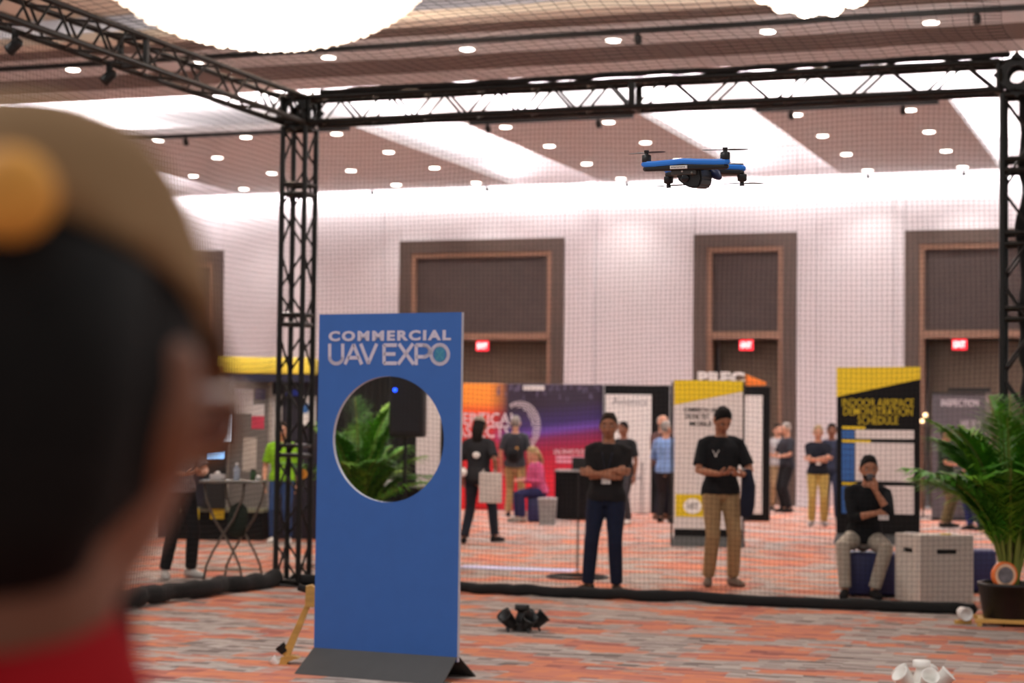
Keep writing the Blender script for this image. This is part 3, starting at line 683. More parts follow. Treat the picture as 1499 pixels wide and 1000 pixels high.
# seated man on a navy cube seat
sp = fp(1256, 876); sp = Vector((sp.x, sp.y + 0.36, 0))
ma, _, A3 = person('bearded man in black sweater and grey trousers sitting, hand at his chin', sp, face=6, H=1.78, skin='tan', hair='black', shirt=(28, 29, 32), pants=(178, 168, 154), shoes=(36, 33, 34), sleeve='rolled', voxel=0.010, beard=True,
    pel=(0.0, 0.06, 0.56), lean=(0.03, -0.13), head=(0.05, 0.12), knee=(0, -0.6, 1),
    feet={'L': (0.06, -0.34, 10, 0.0, (0.35, -0.8, 0.6)), 'R': (-0.22, -0.36, -12, 0.0, (-0.35, -0.8, 0.6))},
    arms={'L': dict(wrist=(0.075, -0.29, 1.045), pole=(0.5, -0.2, -1), hand=(-0.25, 0.05, 1), palm=(0, 1, 0.1), thumb=(-1, 0, 0.3), curl=1.0), 'R': dict(wrist=(0.10, -0.29, 0.83), pole=(-0.8, 0.1, -0.7), hand=(1, 0.0, 0.1), palm=(0, 1, 0), thumb=(0, 0, 1), curl=0.7)})
gb = bmesh.new(); add_tube(gb, [(0.02, -0.285, 1.145), (0.022, -0.292, 1.205)], [0.028, 0.032], 12, round_cap=0.1)
held(obj('drinking_cup', gb, mat('smoke_grey_plastic', (84, 84, 90), 0.2), None, True), ma, 'small dark cup held at the mouth of the seated man', 'cup')
wp = bmesh.new(); add_box(wp, 0.10, 0.20, -0.34, -0.325, 0.76, 0.81, 0.003)
held(obj('folded_paper', wp, paper_m, None), ma, 'small white paper at the elbow of the seated man', 'paper')
navy_m = mat('navy_vinyl', (40, 44, 92), 0.5, vary=0.06)
def cube_seat(label, p, rz, w=0.46, h=0.44):
    t = thing('cube_seat', label, 'seat', p, rz, None)
    obj('upholstery', box(-w / 2, w / 2, -w / 2, w / 2, 0.02, h, 0.03), navy_m, t, True)
    bm = bmesh.new(); 
    for s in (-1, 1):
        add_tube(bm, [(s * (w / 2 - .004), -w / 2 + .02, h - .03), (s * (w / 2 - .004), w / 2 - .02, h - .03)], 0.006, 6); add_tube(bm, [(-w / 2 + .02, s * (w / 2 - .004), h - .03), (w / 2 - .02, s * (w / 2 - .004), h - .03)], 0.006, 6)
    obj('piping', bm, navy_m, t)
    for a in (-1, 1):
        for b in (-1, 1): obj('foot', lathe([(0.02, 0), (0.02, 0.022)], 8), black, t, loc=(a * (w / 2 - .06), b * (w / 2 - .06), 0))
    return t
cube_seat('navy blue cube seat under the seated man in grey trousers', (sp.x + 0.06, sp.y + 0.10, 0), 0.3, 0.56, 0.43)
q = fp(1437, 868); cube_seat('navy blue cube seat between the pale slotted box table and the palm pot', (q.x - 0.08, q.y + 0.1, 0), 0.2, 0.40)

# hexagonal quilted pouf with slots
hexp = fp(1364, 886); R6 = 0.375
knit = bpy.data.materials.new('pale_quilted_board'); knit.use_nodes = True; nt = knit.node_tree; b_ = nt.nodes['Principled BSDF']; b_.inputs['Base Color'].default_value = lin((206, 198, 188)); b_.inputs['Roughness'].default_value = 0.8
tc_ = nt.nodes.new('ShaderNodeTexCoord'); wv = nt.nodes.new('ShaderNodeTexVoronoi'); wv.inputs['Scale'].default_value = 16; bp_ = nt.nodes.new('ShaderNodeBump'); bp_.inputs['Strength'].default_value = 0.35; bp_.inputs['Distance'].default_value = 0.02
nt.links.new(tc_.outputs['Object'], wv.inputs['Vector']); nt.links.new(wv.outputs['Distance'], bp_.inputs['Height']); nt.links.new(bp_.outputs[0], b_.inputs['Normal'])
BW = 0.555; hz = 0.64; BR = math.radians(19.8 - 14.0 + 27.7)
t = thing('slotted_box_table', 'pale quilted box table with dark hand slots beside the seated man', 'box table', (hexp.x - 0.02, hexp.y + 0.30, 0), BR)
for k in range(4):
    mtx = Matrix.Rotation(k * PI / 2, 4, 'Z') @ Matrix.Translation((0, -BW / 2, 0)); bm = bmesh.new(); l2 = BW / 2; sw, s0, s1 = 0.105, 0.485, 0.53
    e = 0.0 if k % 2 == 0 else 0.02
    for bx in ((-l2 + e, l2 - e, 0.01, s0), (-l2 + e, l2 - e, s1, hz), (-l2 + e, -sw, s0, s1), (sw, l2 - e, s0, s1)): add_box(bm, bx[0], bx[1], 0, 0.02, bx[2], bx[3])
    bmesh.ops.transform(bm, matrix=mtx, verts=bm.verts[:]); sp_ = obj('side_panel', bm, knit, t)
    bm = box(-sw - .01, sw + .01, 0.03, 0.05, s0 - .01, s1 + .01); bmesh.ops.transform(bm, matrix=mtx, verts=bm.verts[:]); obj('slot_liner', bm, black, sp_)
obj('top_panel', box(-BW / 2, BW / 2, -BW / 2, BW / 2, hz, hz + 0.02, 0.004), knit, t)
q = t.location
bm = box(-0.06, 0.05, -0.05, 0.04, hz + 0.021, hz + 0.033, 0.003); o = obj('leaflet', bm, paper_m); o.location = (q.x - 0.22, q.y - 0.02, 0); tag(o, 'small white leaflet on the left end of the pale box table', 'leaflet')
bm = box(-0.05, 0.05, -0.04, 0.04, hz + 0.021, hz + 0.03, 0.003); o = obj('leaflet', bm, yellow_m); o.location = (q.x + 0.12, q.y - 0.06, 0); tag(o, 'small yellow leaflet on the right half of the pale box table', 'leaflet')

STAND = {'L': dict(wrist=(0.25, -0.06, 0.88), pole=(0.3, 0.6, 0), hand=(0, -0.15, -1), palm=(-1, 0, 0), curl=0.6), 'R': dict(wrist=(-0.25, -0.06, 0.88), pole=(-0.3, 0.6, 0), hand=(0, -0.15, -1), palm=(1, 0, 0), curl=0.6)}
person('man with folded arms in dark T-shirt and mustard trousers far behind', fp(1197, 770), face=2, H=1.72, skin='light', hair='blond', shirt=(32, 34, 44), pants=(178, 152, 84), shoes=(150, 140, 136), arms=FOLDED, badge=True)
person('person in dark navy clothes mostly hidden behind the man in mustard trousers', fp(1217, 764), face=0, H=1.76, skin='brown', hair='black', shirt=(52, 58, 76), pants=(48, 56, 78), shoes=(120, 116, 116))
d_ = ray(1153, 500); pp = CAMP + d_ * 38.6
person('man in charcoal shirt and black trousers standing sideways before the far doors', pp, face=-60, H=1.78, skin='light', hair='grey', shirt=(52, 52, 58), pants=(34, 33, 36), shoes=(30, 28, 28), arms=READ)
d_ = ray(1139, 500); pp = CAMP + d_ * 39.6
person('person in pale grey top and tan trousers beside the far doors', pp, face=15, H=1.76, skin='light', hair='brown', shirt=(176, 172, 172), pants=(150, 122, 92), shoes=(60, 52, 48), badge=True)
person('man in light blue shirt and dark trousers seen from behind by the white banner', fp(974, 765), face=160, H=1.76, skin='light', hair='grey', shirt=(128, 160, 208), pants=(44, 40, 42), shoes=(40, 36, 34), head=(-0.6, 0.0), sleeve='rolled', arms=READ)
person('balding man in maroon shirt talking with the man in light blue', fp(957, 762) + Vector((0, 0.5, 0)), face=40, H=1.88, skin='light', hair='grey', shirt=(92, 66, 62), pants=(38, 38, 48), shoes=(112, 84, 66), bald=True, arms=READ)
person('dark-haired man half hidden behind the man with folded arms', fp(912, 768) + Vector((0, 0, 0)), face=-30, H=1.74, skin='brown', hair='black', shirt=(40, 40, 42), pants=(62, 62, 66), shoes=(200, 196, 190))
WALKB = {'L': dict(wrist=(0.27, -0.10, 0.90), pole=(0.3, 0.6, 0), hand=(0.1, -0.3, -1), palm=(-1, 0, 0), curl=1.1), 'R': dict(wrist=(-0.27, 0.0, 0.95), pole=(-0.3, 0.6, 0), hand=(0, -0.2, -1), palm=(1, 0, 0), curl=1.2)}
wm, _, AW = person('walking person in black clothes and pale cap seen from behind with a white bag', fp(699, 796), face=160, H=1.76, skin='brown', hair='black', shirt=(40, 40, 44), pants=(34, 38, 48), shoes=(30, 28, 30), long_hair=True, cap=(150, 140, 128), arms=WALKB, feet={'L': (0.16, 0.12, 20), 'R': (-0.20, -0.16, -20, 0.02)})
bb = bmesh.new(); add_ball(bb, (-0.02, 0.150, 1.24), (0.055, 0.012, 0.045)); obj('back_patch', bb, white_m, wm, True)
bg = bmesh.new(); add_box(bg, -0.40, -0.08, 0.12, 0.20, 0.58, 1.00, 0.012)
for s in (-0.32, -0.16): add_tube(bg, [(s, 0.16, 0.99), (s + .03, 0.15, 1.05), (s + .06, 0.16, 0.99)], 0.006, 6)
held(obj('paper_bag', bg, mat('pale_paper_bag', (196, 188, 182), 0.7), None), wm, 'flat white paper bag carried by the walking person in black', 'bag')
cb = ball((0.16, 0.18, 1.0), (0.055, 0.04, 0.065)); held(obj('white_cup', cb, white_m, None, True), wm, 'rounded white bundle in the hand of the walking person in black', 'bundle')
bk, _, AB = person('man with dark backpack and khaki trousers facing the red display', fp(753, 757), face=172, H=1.83, skin='light', hair='grey', shirt=(62, 64, 68), pants=(164, 136, 94), shoes=(46, 42, 42), arms=STAND)
pb = bmesh.new(); add_tube(pb, [(0.0, 0.17, 0.98), (0.0, 0.20, 1.06), (0.0, 0.215, 1.22), (0.0, 0.19, 1.38), (0, 0.16, 1.45)], [(0.10, 0.05), (0.165, 0.085), (0.17, 0.09), (0.14, 0.075), (0.06, 0.03)], 16, side=(1, 0, 0))
bpk = held(obj('backpack', pb, cloth((38, 38, 42)), None, True), bk, 'dark backpack worn by the man in khaki trousers', 'backpack')
obj('pocket', tube([(0, 0.285, 1.02), (0, 0.31, 1.10), (0, 0.30, 1.2)], [(0.08, 0.02), (0.11, 0.03), (0.09, 0.02)], 12, side=(1, 0, 0)), cloth((30, 30, 33)), bpk, True)
obj('logo_patch', ball((-0.07, 0.30, 1.20), (0.03, 0.012, 0.035), 10, 8), mat('ochre_patch', (214, 160, 70), 0.6), bpk, True)
lm, _, _ = person('man in grey T-shirt and black trousers with white shoes by the bistro tables', fp(258, 846), face=28, H=1.76, skin='light', hair='black', shirt=(136, 130, 132), pants=(32, 31, 32), shoes=(206, 202, 196), arms=READ, head=(0.1, 0.35), feet={'L': (0.17, 0.0, 20), 'R': (-0.14, 0.0, -20)})
ph = bmesh.new(); add_box(ph, -0.05, 0.05, -0.36, -0.31, 1.125, 1.135, 0.003); held(obj('phone', ph, black, None), lm, 'dark phone held by the man in the grey T-shirt', 'phone')
person('person in neon green shirt and jeans seen through the left truss column', fp(411, 795), face=-10, H=1.66, skin='light', hair='brown', shirt=(132, 190, 40), pants=(52, 74, 116), shoes=(226, 222, 216), arms=STAND)
person('second person in neon green shirt close to the blue sign edge', fp(448, 786), face=10, H=1.72, skin='tan', hair='black', shirt=(112, 172, 36), pants=(40, 56, 92), shoes=(226, 222, 216), arms=FOLDED)
person('man in dark green shirt and olive trousers standing by the grey banner', fp(1384, 772), face=70, H=1.72, skin='light', hair='brown', shirt=(50, 62, 48), pants=(112, 100, 70), shoes=(44, 40, 38), arms=READ, badge=True)
person('person in teal shirt and dark blue trousers half hidden by the palm', fp(1428, 776), face=-40, H=1.68, skin='light', hair='brown', shirt=(54, 84, 88), pants=(44, 52, 110), shoes=(40, 40, 44), arms=STAND)
person('person in dark clothes seen at the right rim of the sign hole', fp(648, 775), face=-70, H=1.80, skin='light', hair='grey', shirt=(52, 52, 60), pants=(44, 46, 58), shoes=(40, 40, 40), arms=READ)
dk, _, _ = person('woman in pink top sitting at the black display table', fp(790, 764), face=-65, H=1.66, skin='light', hair='blond', shirt=(190, 84, 124), pants=(46, 46, 84), shoes=(150, 140, 130), sleeve='long', long_hair=True, pel=(0, 0, 0.56), lean=(0, -0.10), head=(0, 0.4), knee=(0, -0.6, 1), feet={'L': (0.11, -0.4, 8), 'R': (-0.11, -0.4, -8)}, arms={'L': dict(wrist=(0.10, -0.34, 0.78), hand=(-0.3, -1, 0), palm=(0, 0, -1)), 'R': dict(wrist=(-0.10, -0.34, 0.78), hand=(0.3, -1, 0), palm=(0, 0, -1))})
q = dk.location; cube_seat('dark blue seat under the woman in the pink top', (q.x, q.y + 0.06, 0), 0.3, 0.46, 0.43)

# the person in the foreground, seen from behind with a tan cap
hd0 = at_d(14, 548, 0.96); fgp = Vector((hd0.x, hd0.y, 0))
fg, HMF, AF = person('person in tan cap and red shirt close to the camera, seen from behind', fgp, face=154, H=1.77, skin='umber', hair='black', shirt=(150, 14, 22), pants=(40, 40, 46), long_hair=False, voxel=0.007, cap=(150, 118, 84))
# hair below the cap, ear ring of the cap, patch on its side, glasses and neck cord
hb = bmesh.new(); add_tube(hb, [(0.0, 0.045, 0.06), (0.0, 0.062, 0.0), (0, 0.060, -0.045), (0, 0.050, -0.075)], [(0.076, 0.060), (0.077, 0.056), (0.068, 0.046), (0.050, 0.03)], 16, side=(1, 0, 0)); bmesh.ops.transform(hb, matrix=HMF, verts=hb.verts[:]); obj('back_hair', hb, HAIRM['black'], fg, True)
pbm = bmesh.new(); add_ball(pbm, (-0.034, 0.097, 0.086), (0.021, 0.018, 0.020)); bmesh.ops.transform(pbm, matrix=HMF, verts=pbm.verts[:]); obj('cap_patch', pbm, mat('orange_patch', (246, 170, 72), 0.7, vary=0.15, scale=40), fg, True)
tb = bmesh.new(); add_ball(tb, (0.028, 0.108, 0.055), (0.012, 0.008, 0.014)); bmesh.ops.transform(tb, matrix=HMF, verts=tb.verts[:]); obj('cap_button', tb, mat('teal_plastic', (20, 130, 150), 0.4), fg, True)
gm = mat('glasses_metal', (190, 180, 176), 0.15, 0.9)
gl = bmesh.new()
for s in (-1, 1):
    add_tube(gl, [(s * 0.086, 0.01, 0.006), (s * 0.086, -0.06, 0.006), (s * 0.070, -0.108, 0.006)], 0.0022, 6)
    pts = [(s * 0.036 + 0.027 * math.cos(a), -0.114, 0.0 + 0.021 * math.sin(a)) for a in np.linspace(0, 2 * PI, 17)]; add_tube(gl, pts, 0.0018, 6)
add_tube(gl, [(-0.010, -0.114, 0.004), (0.010, -0.114, 0.004)], 0.0018, 6); bmesh.ops.transform(gl, matrix=HMF, verts=gl.verts[:]); g_o = obj('glasses', gl, gm, fg, True)
for s in (-1, 1):
    lb = bmesh.new(); add_ball(lb, (s * 0.036, -0.1135, 0.0), (0.026, 0.0014, 0.020)); bmesh.ops.transform(lb, matrix=HMF, verts=lb.verts[:]); obj('lens', lb, mat('mirror_lens', (226, 214, 210), 0.08, 0.9), g_o, True)

bpy.context.view_layer.update(); iv = fg.matrix_world.inverted()
ck = bmesh.new(); add_tube(ck, [iv @ at_d(x, y, 1.02) for x, y in ((172, 735), (186, 800), (183, 880), (190, 960), (188, 1050))], [0.004, 0.0048, 0.0052, 0.005, 0.004], 8); obj('neck_cord', ck, black, fg, True)
cl = bmesh.new(); add_tube(cl, [(0, 0.015, 1.44), (0, 0.02, 1.49), (0, 0.03, 1.525)], [(0.105, 0.095), (0.084, 0.080), (0.072, 0.072)], 16, side=(1, 0, 0), round_cap=0.1); obj('collar', cl, cloth((170, 14, 24)), fg, True)

# ================================================================== BLUE SIGN STAND
S_ = Board(465, 674, 989, 459, math.radians(-5))
sg = S_.make('sign_stand', 'tall blue sign board with a round hole standing on a charcoal tent base', 'sign')
c0 = S_.at(569, 643); Rh = 0.418; zb0 = 0.12; w2 = S_.w / 2
def holed_panel(w2, z0, z1, cx, cz, r, y0, y1, n=64):
    bm = bmesh.new(); an = sorted([2 * PI * k / n for k in range(n)] + [math.atan2(z - cz, x - cx) % (2 * PI) for x in (-w2, w2) for z in (z0, z1)])
    fr, bk = [], []
    for a in an:
        ca, sa = math.cos(a), math.sin(a); ts = []
        if abs(ca) > 1e-9: ts.append(((w2 if ca > 0 else -w2) - cx) / ca)
        if abs(sa) > 1e-9: ts.append(((z1 if sa > 0 else z0) - cz) / sa)
        tt = min(ts); ix, iz, ox, oz = cx + r * ca, cz + r * sa, cx + tt * ca, cz + tt * sa
        fr.append((bm.verts.new((ix, y0, iz)), bm.verts.new((ox, y0, oz)))); bk.append((bm.verts.new((ix, y1, iz)), bm.verts.new((ox, y1, oz))))
    m = len(an)
    for k in range(m):
        j = (k + 1) % m
        bm.faces.new((fr[k][0], fr[k][1], fr[j][1], fr[j][0])); bm.faces.new((bk[k][0], bk[j][0], bk[j][1], bk[k][1]))
        f = bm.faces.new((fr[k][0], fr[j][0], bk[j][0], bk[k][0])); f.material_index = 1
        f = bm.faces.new((fr[k][1], bk[k][1], bk[j][1], fr[j][1])); f.material_index = 1
    return bm
edge_m = mat('foam_edge', (188, 192, 206), 0.7, vary=0.03)
pn_ = obj('panel', holed_panel(w2, zb0, S_.h, c0[0], c0[1], Rh, -0.016, 0.016), blue_m, sg); pn_.data.materials.append(edge_m)
letter_m = mat('pale_lilac_print', (196, 190, 208), 0.6, vary=0.02)
def px_text(B, par, s, x0, x1, y0, y1, m, bold=0.0, y=-0.004, spacing=1.0, name='lettering'):
    a = B.at(x0, y1); b = B.at(x1, y0); return lettering(par, s, (a[0] + b[0]) / 2, (a[1] + b[1]) / 2, abs(b[0] - a[0]), abs(b[1] - a[1]), m, y, bold, 0.002, name, spacing)
px_text(S_, pn_, 'COMMERCIAL', 483, 662, 483, 500, letter_m, 0.045, -0.017, 1.25)
# UAV EXPO drawn as even strokes
def strokes(B, par, lines, wd, m, y=-0.0175):
    bm = bmesh.new()
    for ln in lines:
        pts = [B.at(*p) for p in ln]
        for (xa, za), (xb, zb) in zip(pts[:-1], pts[1:]):
            d = Vector((xb - xa, zb - za)); L = d.length
            if L < 1e-6: continue
            d /= L; nx, nz = -d.y * wd / 2, d.x * wd / 2; ex, ez = d.x * wd * .12, d.y * wd * .12
            add_prism(bm, [(xa - ex + nx, za - ez + nz), (xb + ex + nx, zb + ez + nz), (xb + ex - nx, zb + ez - nz), (xa - ex - nx, za - ez - nz)], y, y + 0.0015)
    return obj('lettering', bm, m, par)
arc = lambda cx, cy, rx, ry, a0, a1, n=14: [(cx + rx * math.cos(math.radians(a0 + (a1 - a0) * k / n)), cy + ry * math.sin(math.radians(a0 + (a1 - a0) * k / n))) for k in range(n + 1)]
T0, B0_ = 506, 532
strokes(S_, pn_, [[(484.5, 504)] + arc(494, 523, 9.5, 9.5, 180, 0) + [(503.5, 504)],
    [(507, 533), (519.5, 505), (531, 533)], [(511, 524), (527, 524)], [(530, 504), (541, 532), (553, 504)],
    [(582, 505.5), (564, 505.5), (564, 532), (582, 532)], [(564, 518.5), (580, 518.5)],
    [(586, 504), (607, 533)], [(606, 504), (585, 533)],
    [(611, 534), (611, 505.5), (621, 505.5)] + arc(622, 514, 9, 8.5, -90, 90) + [(611, 522.5)],
    arc(645.5, 519, 12.5, 14, 0, 360, 28)], 0.024, letter_m)
a = S_.at(645.5, 519); bm = bmesh.new(); add_prism(bm, [(a[0] + 0.042 * math.cos(q), a[1] + 0.050 * math.sin(q)) for q in np.linspace(0, 2 * PI, 25)[:-1]], -0.0172, -0.0165); obj('logo_disc', bm, mat('teal_print', (52, 124, 160), 0.6), pn_)
strokes(S_, pn_, [[(640, 512), (651, 527)], [(651, 512), (640, 527)]], 0.010, mat('teal_print_light', (66, 142, 164), 0.6), -0.0182)
HB = 0.152
for s in (-1, 1):
    bm = bmesh.new(); add_prism(bm, [(0, 0)] * 0 or [(-w2 - .004, 0), (w2 + .004, 0), (w2 + .004, 0.001), (-w2 - .004, 0.001)], 0, 0.001); bm.free()
    bm = bmesh.new(); y0, y1 = s * 0.019, s * 0.25
    v = [bm.verts.new(p) for p in ((-w2, y0, HB), (w2, y0, HB), (w2 + .01, y1, 0.002), (-w2 - .01, y1, 0.002), (-w2, y0 - s * .012, HB), (w2, y0 - s * .012, HB), (w2 + .01, y1 - s * .014, 0.002), (-w2 - .01, y1 - s * .014, 0.002))]
    for f in ((0, 1, 2, 3), (4, 7, 6, 5), (0, 4, 5, 1), (1, 5, 6, 2), (2, 6, 7, 3), (3, 7, 4, 0)): bm.faces.new([v[i] for i in f])
    obj('base_board', bm, grey_wedge, sg)

# ================================================================== DRONE
dp = at_d(1016, 246, 7.0)
th0 = math.atan2(-dp.x, dp.y)
dr = thing('drone', 'small blue and black quadcopter drone hovering inside the net cage', 'drone', dp, th0 - math.radians(21)); dr.rotation_euler = (math.radians(4.5), math.radians(1.0), th0 - math.radians(21))
drone_blue = mat('drone_blue', (40, 132, 238), 0.35, vary=0.03); drone_black = mat('drone_black', (22, 22, 24), 0.4, vary=0.1); drone_grey = mat('drone_grey', (122, 122, 116), 0.5)
half = [(0.0, -0.118), (0.06, -0.114), (0.12, -0.106), (0.158, -0.102), (0.170, -0.092), (0.168, -0.078), (0.150, -0.070), (0.10, -0.064), (0.062, -0.050), (0.050, -0.02), (0.050, 0.03), (0.062, 0.062), (0.10, 0.082), (0.150, 0.096), (0.160, 0.106), (0.158, 0.120), (0.145, 0.128), (0.10, 0.122), (0.06, 0.116), (0.0, 0.116)]
outline = half + [(-x, y) for x, y in reversed(half[1:-1])]
def hull(z0, z1, k, inset):
    bm = bmesh.new()
    rings = []
    for z, q in ((z0, inset), (z0 + (z1 - z0) * .3, 0), (z1 - (z1 - z0) * .3, 0), (z1, inset)):
        ring = []
        for x, y in outline:
            yc = -0.088 if y < 0 else 0.106
            ring.append(bm.verts.new((x * k * (1 - q * 1.2), y * k + (yc - y) * q * 4, z + 0.014 * (abs(x) < 0.10) * (1 - abs(x) / 0.10) * (0.4 if z > 0 else 0) - 0.012 * max(0, y) / 0.1)))
        rings.append(ring)
    n = len(outline)
    for a, b in zip(rings[:-1], rings[1:]):
        for i in range(n): bm.faces.new((a[i], a[(i + 1) % n], b[(i + 1) % n], b[i]))
    for r, rev in ((rings[0], True), (rings[-1], False)):
        es = [bm.edges.get((r[i], r[(i + 1) % n])) for i in range(n)]; bmesh.ops.triangle_fill(bm, edges=es, use_beauty=True)
    return bm
obj('top_shell', hull(0.004, 0.024, 1.0, 0.03), drone_blue, dr)
obj('underside', hull(-0.012, 0.006, 0.97, 0.03), drone_black, dr)
bm = prism([(-.070, -.008), (.047, -.008), (.050, -.028), (.054, -.040), (.044, -.066), (.032, -.073), (-.006, -.073), (-.046, -.056), (-.068, -.040)], -0.096, 0.03); bmesh.ops.transform(bm, matrix=Matrix.Translation((0.020, 0, 0)) @ Matrix.Diagonal((0.80, 0.9, 1.05, 1)), verts=bm.verts[:]); bmesh.ops.bevel(bm, geom=bm.edges[:], offset=0.006, segments=2, affect='EDGES'); pod = obj('camera_pod', bm, drone_black, dr)
bm = bmesh.new(); add_lathe(bm, [(0.016, 0), (0.016, 0.01), (0.011, 0.014)], 16, Matrix.Translation((0.0, -0.084, -0.040)) @ Matrix.Rotation(PI / 2, 4, 'X')); obj('camera_lens', bm, mat('lens_glass', (16, 18, 24), 0.05), pod, True)
obj('front_bracket', box(-0.052, 0.044, -0.100, -0.07, -0.030, -0.010, 0.004), mat('drone_bracket', (66, 64, 62), 0.35), dr)
o = obj('sensor_dot', ball((0, 0, 0), 0.004, 8, 6), white_m, dr, True, loc=(-0.008, -0.1005, -0.016))
o = obj('sensor_dot', ball((0, 0, 0), 0.005, 8, 6), drone_grey, dr, True, loc=(0.030, -0.1005, -0.022))
lp = obj('name_plate', box(-0.048, 0.018, -0.1185, -0.112, -0.008, 0.004, 0.001), white_m, dr)
bm = bmesh.new()
for k in range(9): add_box(bm, -0.042 + 0.006 * k, -0.038 + 0.006 * k, -0.1192, -0.1184, -0.004 + 0.001 * (k % 2), 0.0005)
obj('plate_marks', bm, mat('faint_print', (120, 116, 112), 0.6), lp)
bm = bmesh.new(); add_tube(bm, [(0.052, 0.035, -0.012), (0.075, 0.04, -0.026), (0.088, 0.03, -0.038)], [(0.02, 0.016), (0.018, 0.016), (0.010, 0.010)], 10); obj('side_sensor', bm, mat('drone_navy', (34, 44, 78), 0.4), dr, True)
obj('battery', box(-0.04, 0.04, 0.0, 0.10, 0.0245, 0.034, 0.005), drone_grey, dr)
obj('antenna_cap', box(-0.012, 0.012, -0.06, -0.04, 0.026, 0.034, 0.003), drone_grey, dr)
obj('arm_cover', box(0.085, 0.150, 0.096, 0.118, 0.0125, 0.018, 0.002), drone_grey, dr)
for x, y, z, up_ in ((-0.152, -0.086, 0.022, 1), (0.152, -0.086, 0.022, 1), (-0.145, 0.112, -0.022, -1), (0.145, 0.112, -0.022, -1)):
    mo = obj('motor', lathe([(0.0165, 0), (0.0175, 0.003), (0.0175, 0.024), (0.013, 0.027), (0.008, 0.028), (0.008, 0.036), (0.0095, 0.037), (0.0095, 0.043)] if up_ > 0 else [(0.0095, -0.043), (0.0095, -0.037), (0.008, -0.036), (0.008, -0.028), (0.013, -0.027), (0.0175, -0.024), (0.0175, -0.003), (0.0165, 0)], 18), drone_black, dr, True, loc=(x, y, z))
    for s in (-1, 1):
        bm = bmesh.new(); zz = 0.034 * up_; a0 = random.uniform(0.15, 0.5) * (1 if x > 0 else -1)
        pts = [(0.008, -0.005), (0.03, -0.010), (0.065, -0.007), (0.082, -0.002), (0.082, 0.002), (0.06, 0.006), (0.03, 0.006), (0.008, 0.005)]
        tp_ = [bm.verts.new((px_ * s, py_ * s, zz + 0.0008 - py_ * 0.25)) for px_, py_ in pts]; bt_ = [bm.verts.new((px_ * s, py_ * s, zz - 0.0008 - py_ * 0.25)) for px_, py_ in pts]
        bm.faces.new(tp_); bm.faces.new(list(reversed(bt_)))
        for k in range(8): bm.faces.new((tp_[k], bt_[k], bt_[(k + 1) % 8], tp_[(k + 1) % 8]))
        bmesh.ops.rotate(bm, cent=(0, 0, 0), matrix=Matrix.Rotation(a0, 3, 'Z'), verts=bm.verts[:]); obj('propeller_blade', bm, drone_black, mo)

# ================================================================== TEST BUCKETS AND WOOD STANDS ON THE CARPET
def cup_cluster(label, p, m, sc, rot):
    t = thing('cup_cluster', label, 'cup stand', p, rot); t.scale = (sc,) * 3
    obj('centre_bottle', lathe([(0.045, 0.0), (0.05, 0.01), (0.05, 0.10), (0.036, 0.135), (0.036, 0.152), (0.054, 0.158), (0.056, 0.165), (0.056, 0.195), (0.050, 0.20)], 24), m, t, True)
    obj('hub', lathe([(0.06, 0.004), (0.075, 0.008), (0.075, 0.05), (0.06, 0.06)], 20), m, t)
    for k in range(5):
        a = 2 * PI * k / 5; mtx = Matrix.Rotation(a, 4, 'Z') @ Matrix.Translation((0.095, 0, 0.055)) @ Matrix.Rotation(math.radians(48), 4, 'Y')
        bm = bmesh.new(); n = 20; rings = []
        for r, z in ((0.020, -0.03), (0.040, 0.0), (0.046, 0.02), (0.054, 0.095), (0.058, 0.097), (0.058, 0.105), (0.052, 0.105), (0.044, 0.025), (0.02, 0.012)):
            rings.append([bm.verts.new((r * math.cos(2 * PI * i / n), r * math.sin(2 * PI * i / n), z)) for i in range(n)])
        for q, w in zip(rings[:-1], rings[1:]):
            for i in range(n): bm.faces.new((q[i], q[(i + 1) % n], w[(i + 1) % n], w[i]))
        bm.faces.new(rings[0]); bm.faces.new(rings[-1]); bmesh.ops.transform(bm, matrix=mtx, verts=bm.verts[:]); cu = obj('cup', bm, m, t, True)
        obj('peg', tube([(0.115 * math.cos(a), 0.115 * math.sin(a), 0.06), (0.135 * math.cos(a), 0.135 * math.sin(a), 0.004)], 0.009, 8), m, cu)
    return t
cup_cluster('black cluster of tilted cups around a lidded bottle in front of the net', fp(764, 924), mat('black_plastic', (24, 23, 23), 0.4, vary=0.1), 1.08, 0.4)
cup_cluster('white cluster of tilted cups around a lidded bottle at the bottom edge', fp(1349, 1013), mat('white_plastic', (238, 236, 230), 0.4, vary=0.02), 1.0, 0.15)

q = fp(425, 972); t = thing('wooden_post_stand', 'tilted yellow wooden post with block ends beside the left edge of the blue sign', 'wooden stand', q, math.radians(19.8))
mm = 2800 / (q - CAMP).dot(FWD)   # pixels per metre here
W_ = lambda x, y: ((x - 425) / mm, (972 - y) / mm)
def pblock(name, pts, y0, y1, m, par): return obj(name, prism([W_(*p) for p in pts], y0, y1), m, par)
pblock('post', [(424, 962), (413, 958), (446, 884), (454, 884)], -0.03, 0.03, wood_m, t)
pblock('head_block', [(446, 888), (447, 858), (455, 856), (462, 862), (463, 888)], -0.05, 0.05, wood_m, t)
pblock('foot_block', [(408, 978), (412, 962), (424, 958), (440, 962), (422, 968), (420, 978)], -0.05, 0.05, wood_m, t)
bm = bmesh.new(); add_lathe(bm, [(0.03, -0.03), (0.04, 0.03)], 14, Matrix.Translation((W_(413, 950)[0], -0.01, W_(413, 950)[1])) @ Matrix.Rotation(-0.7, 4, 'Y')); obj('black_cup', bm, black, t)
bm = bmesh.new(); add_lathe(bm, [(0.028, -0.03), (0.034, 0.03)], 14, Matrix.Translation((W_(403, 968)[0], -0.02, W_(403, 968)[1])) @ Matrix.Rotation(-0.9, 4, 'Y')); obj('white_cup', bm, white_m, t)
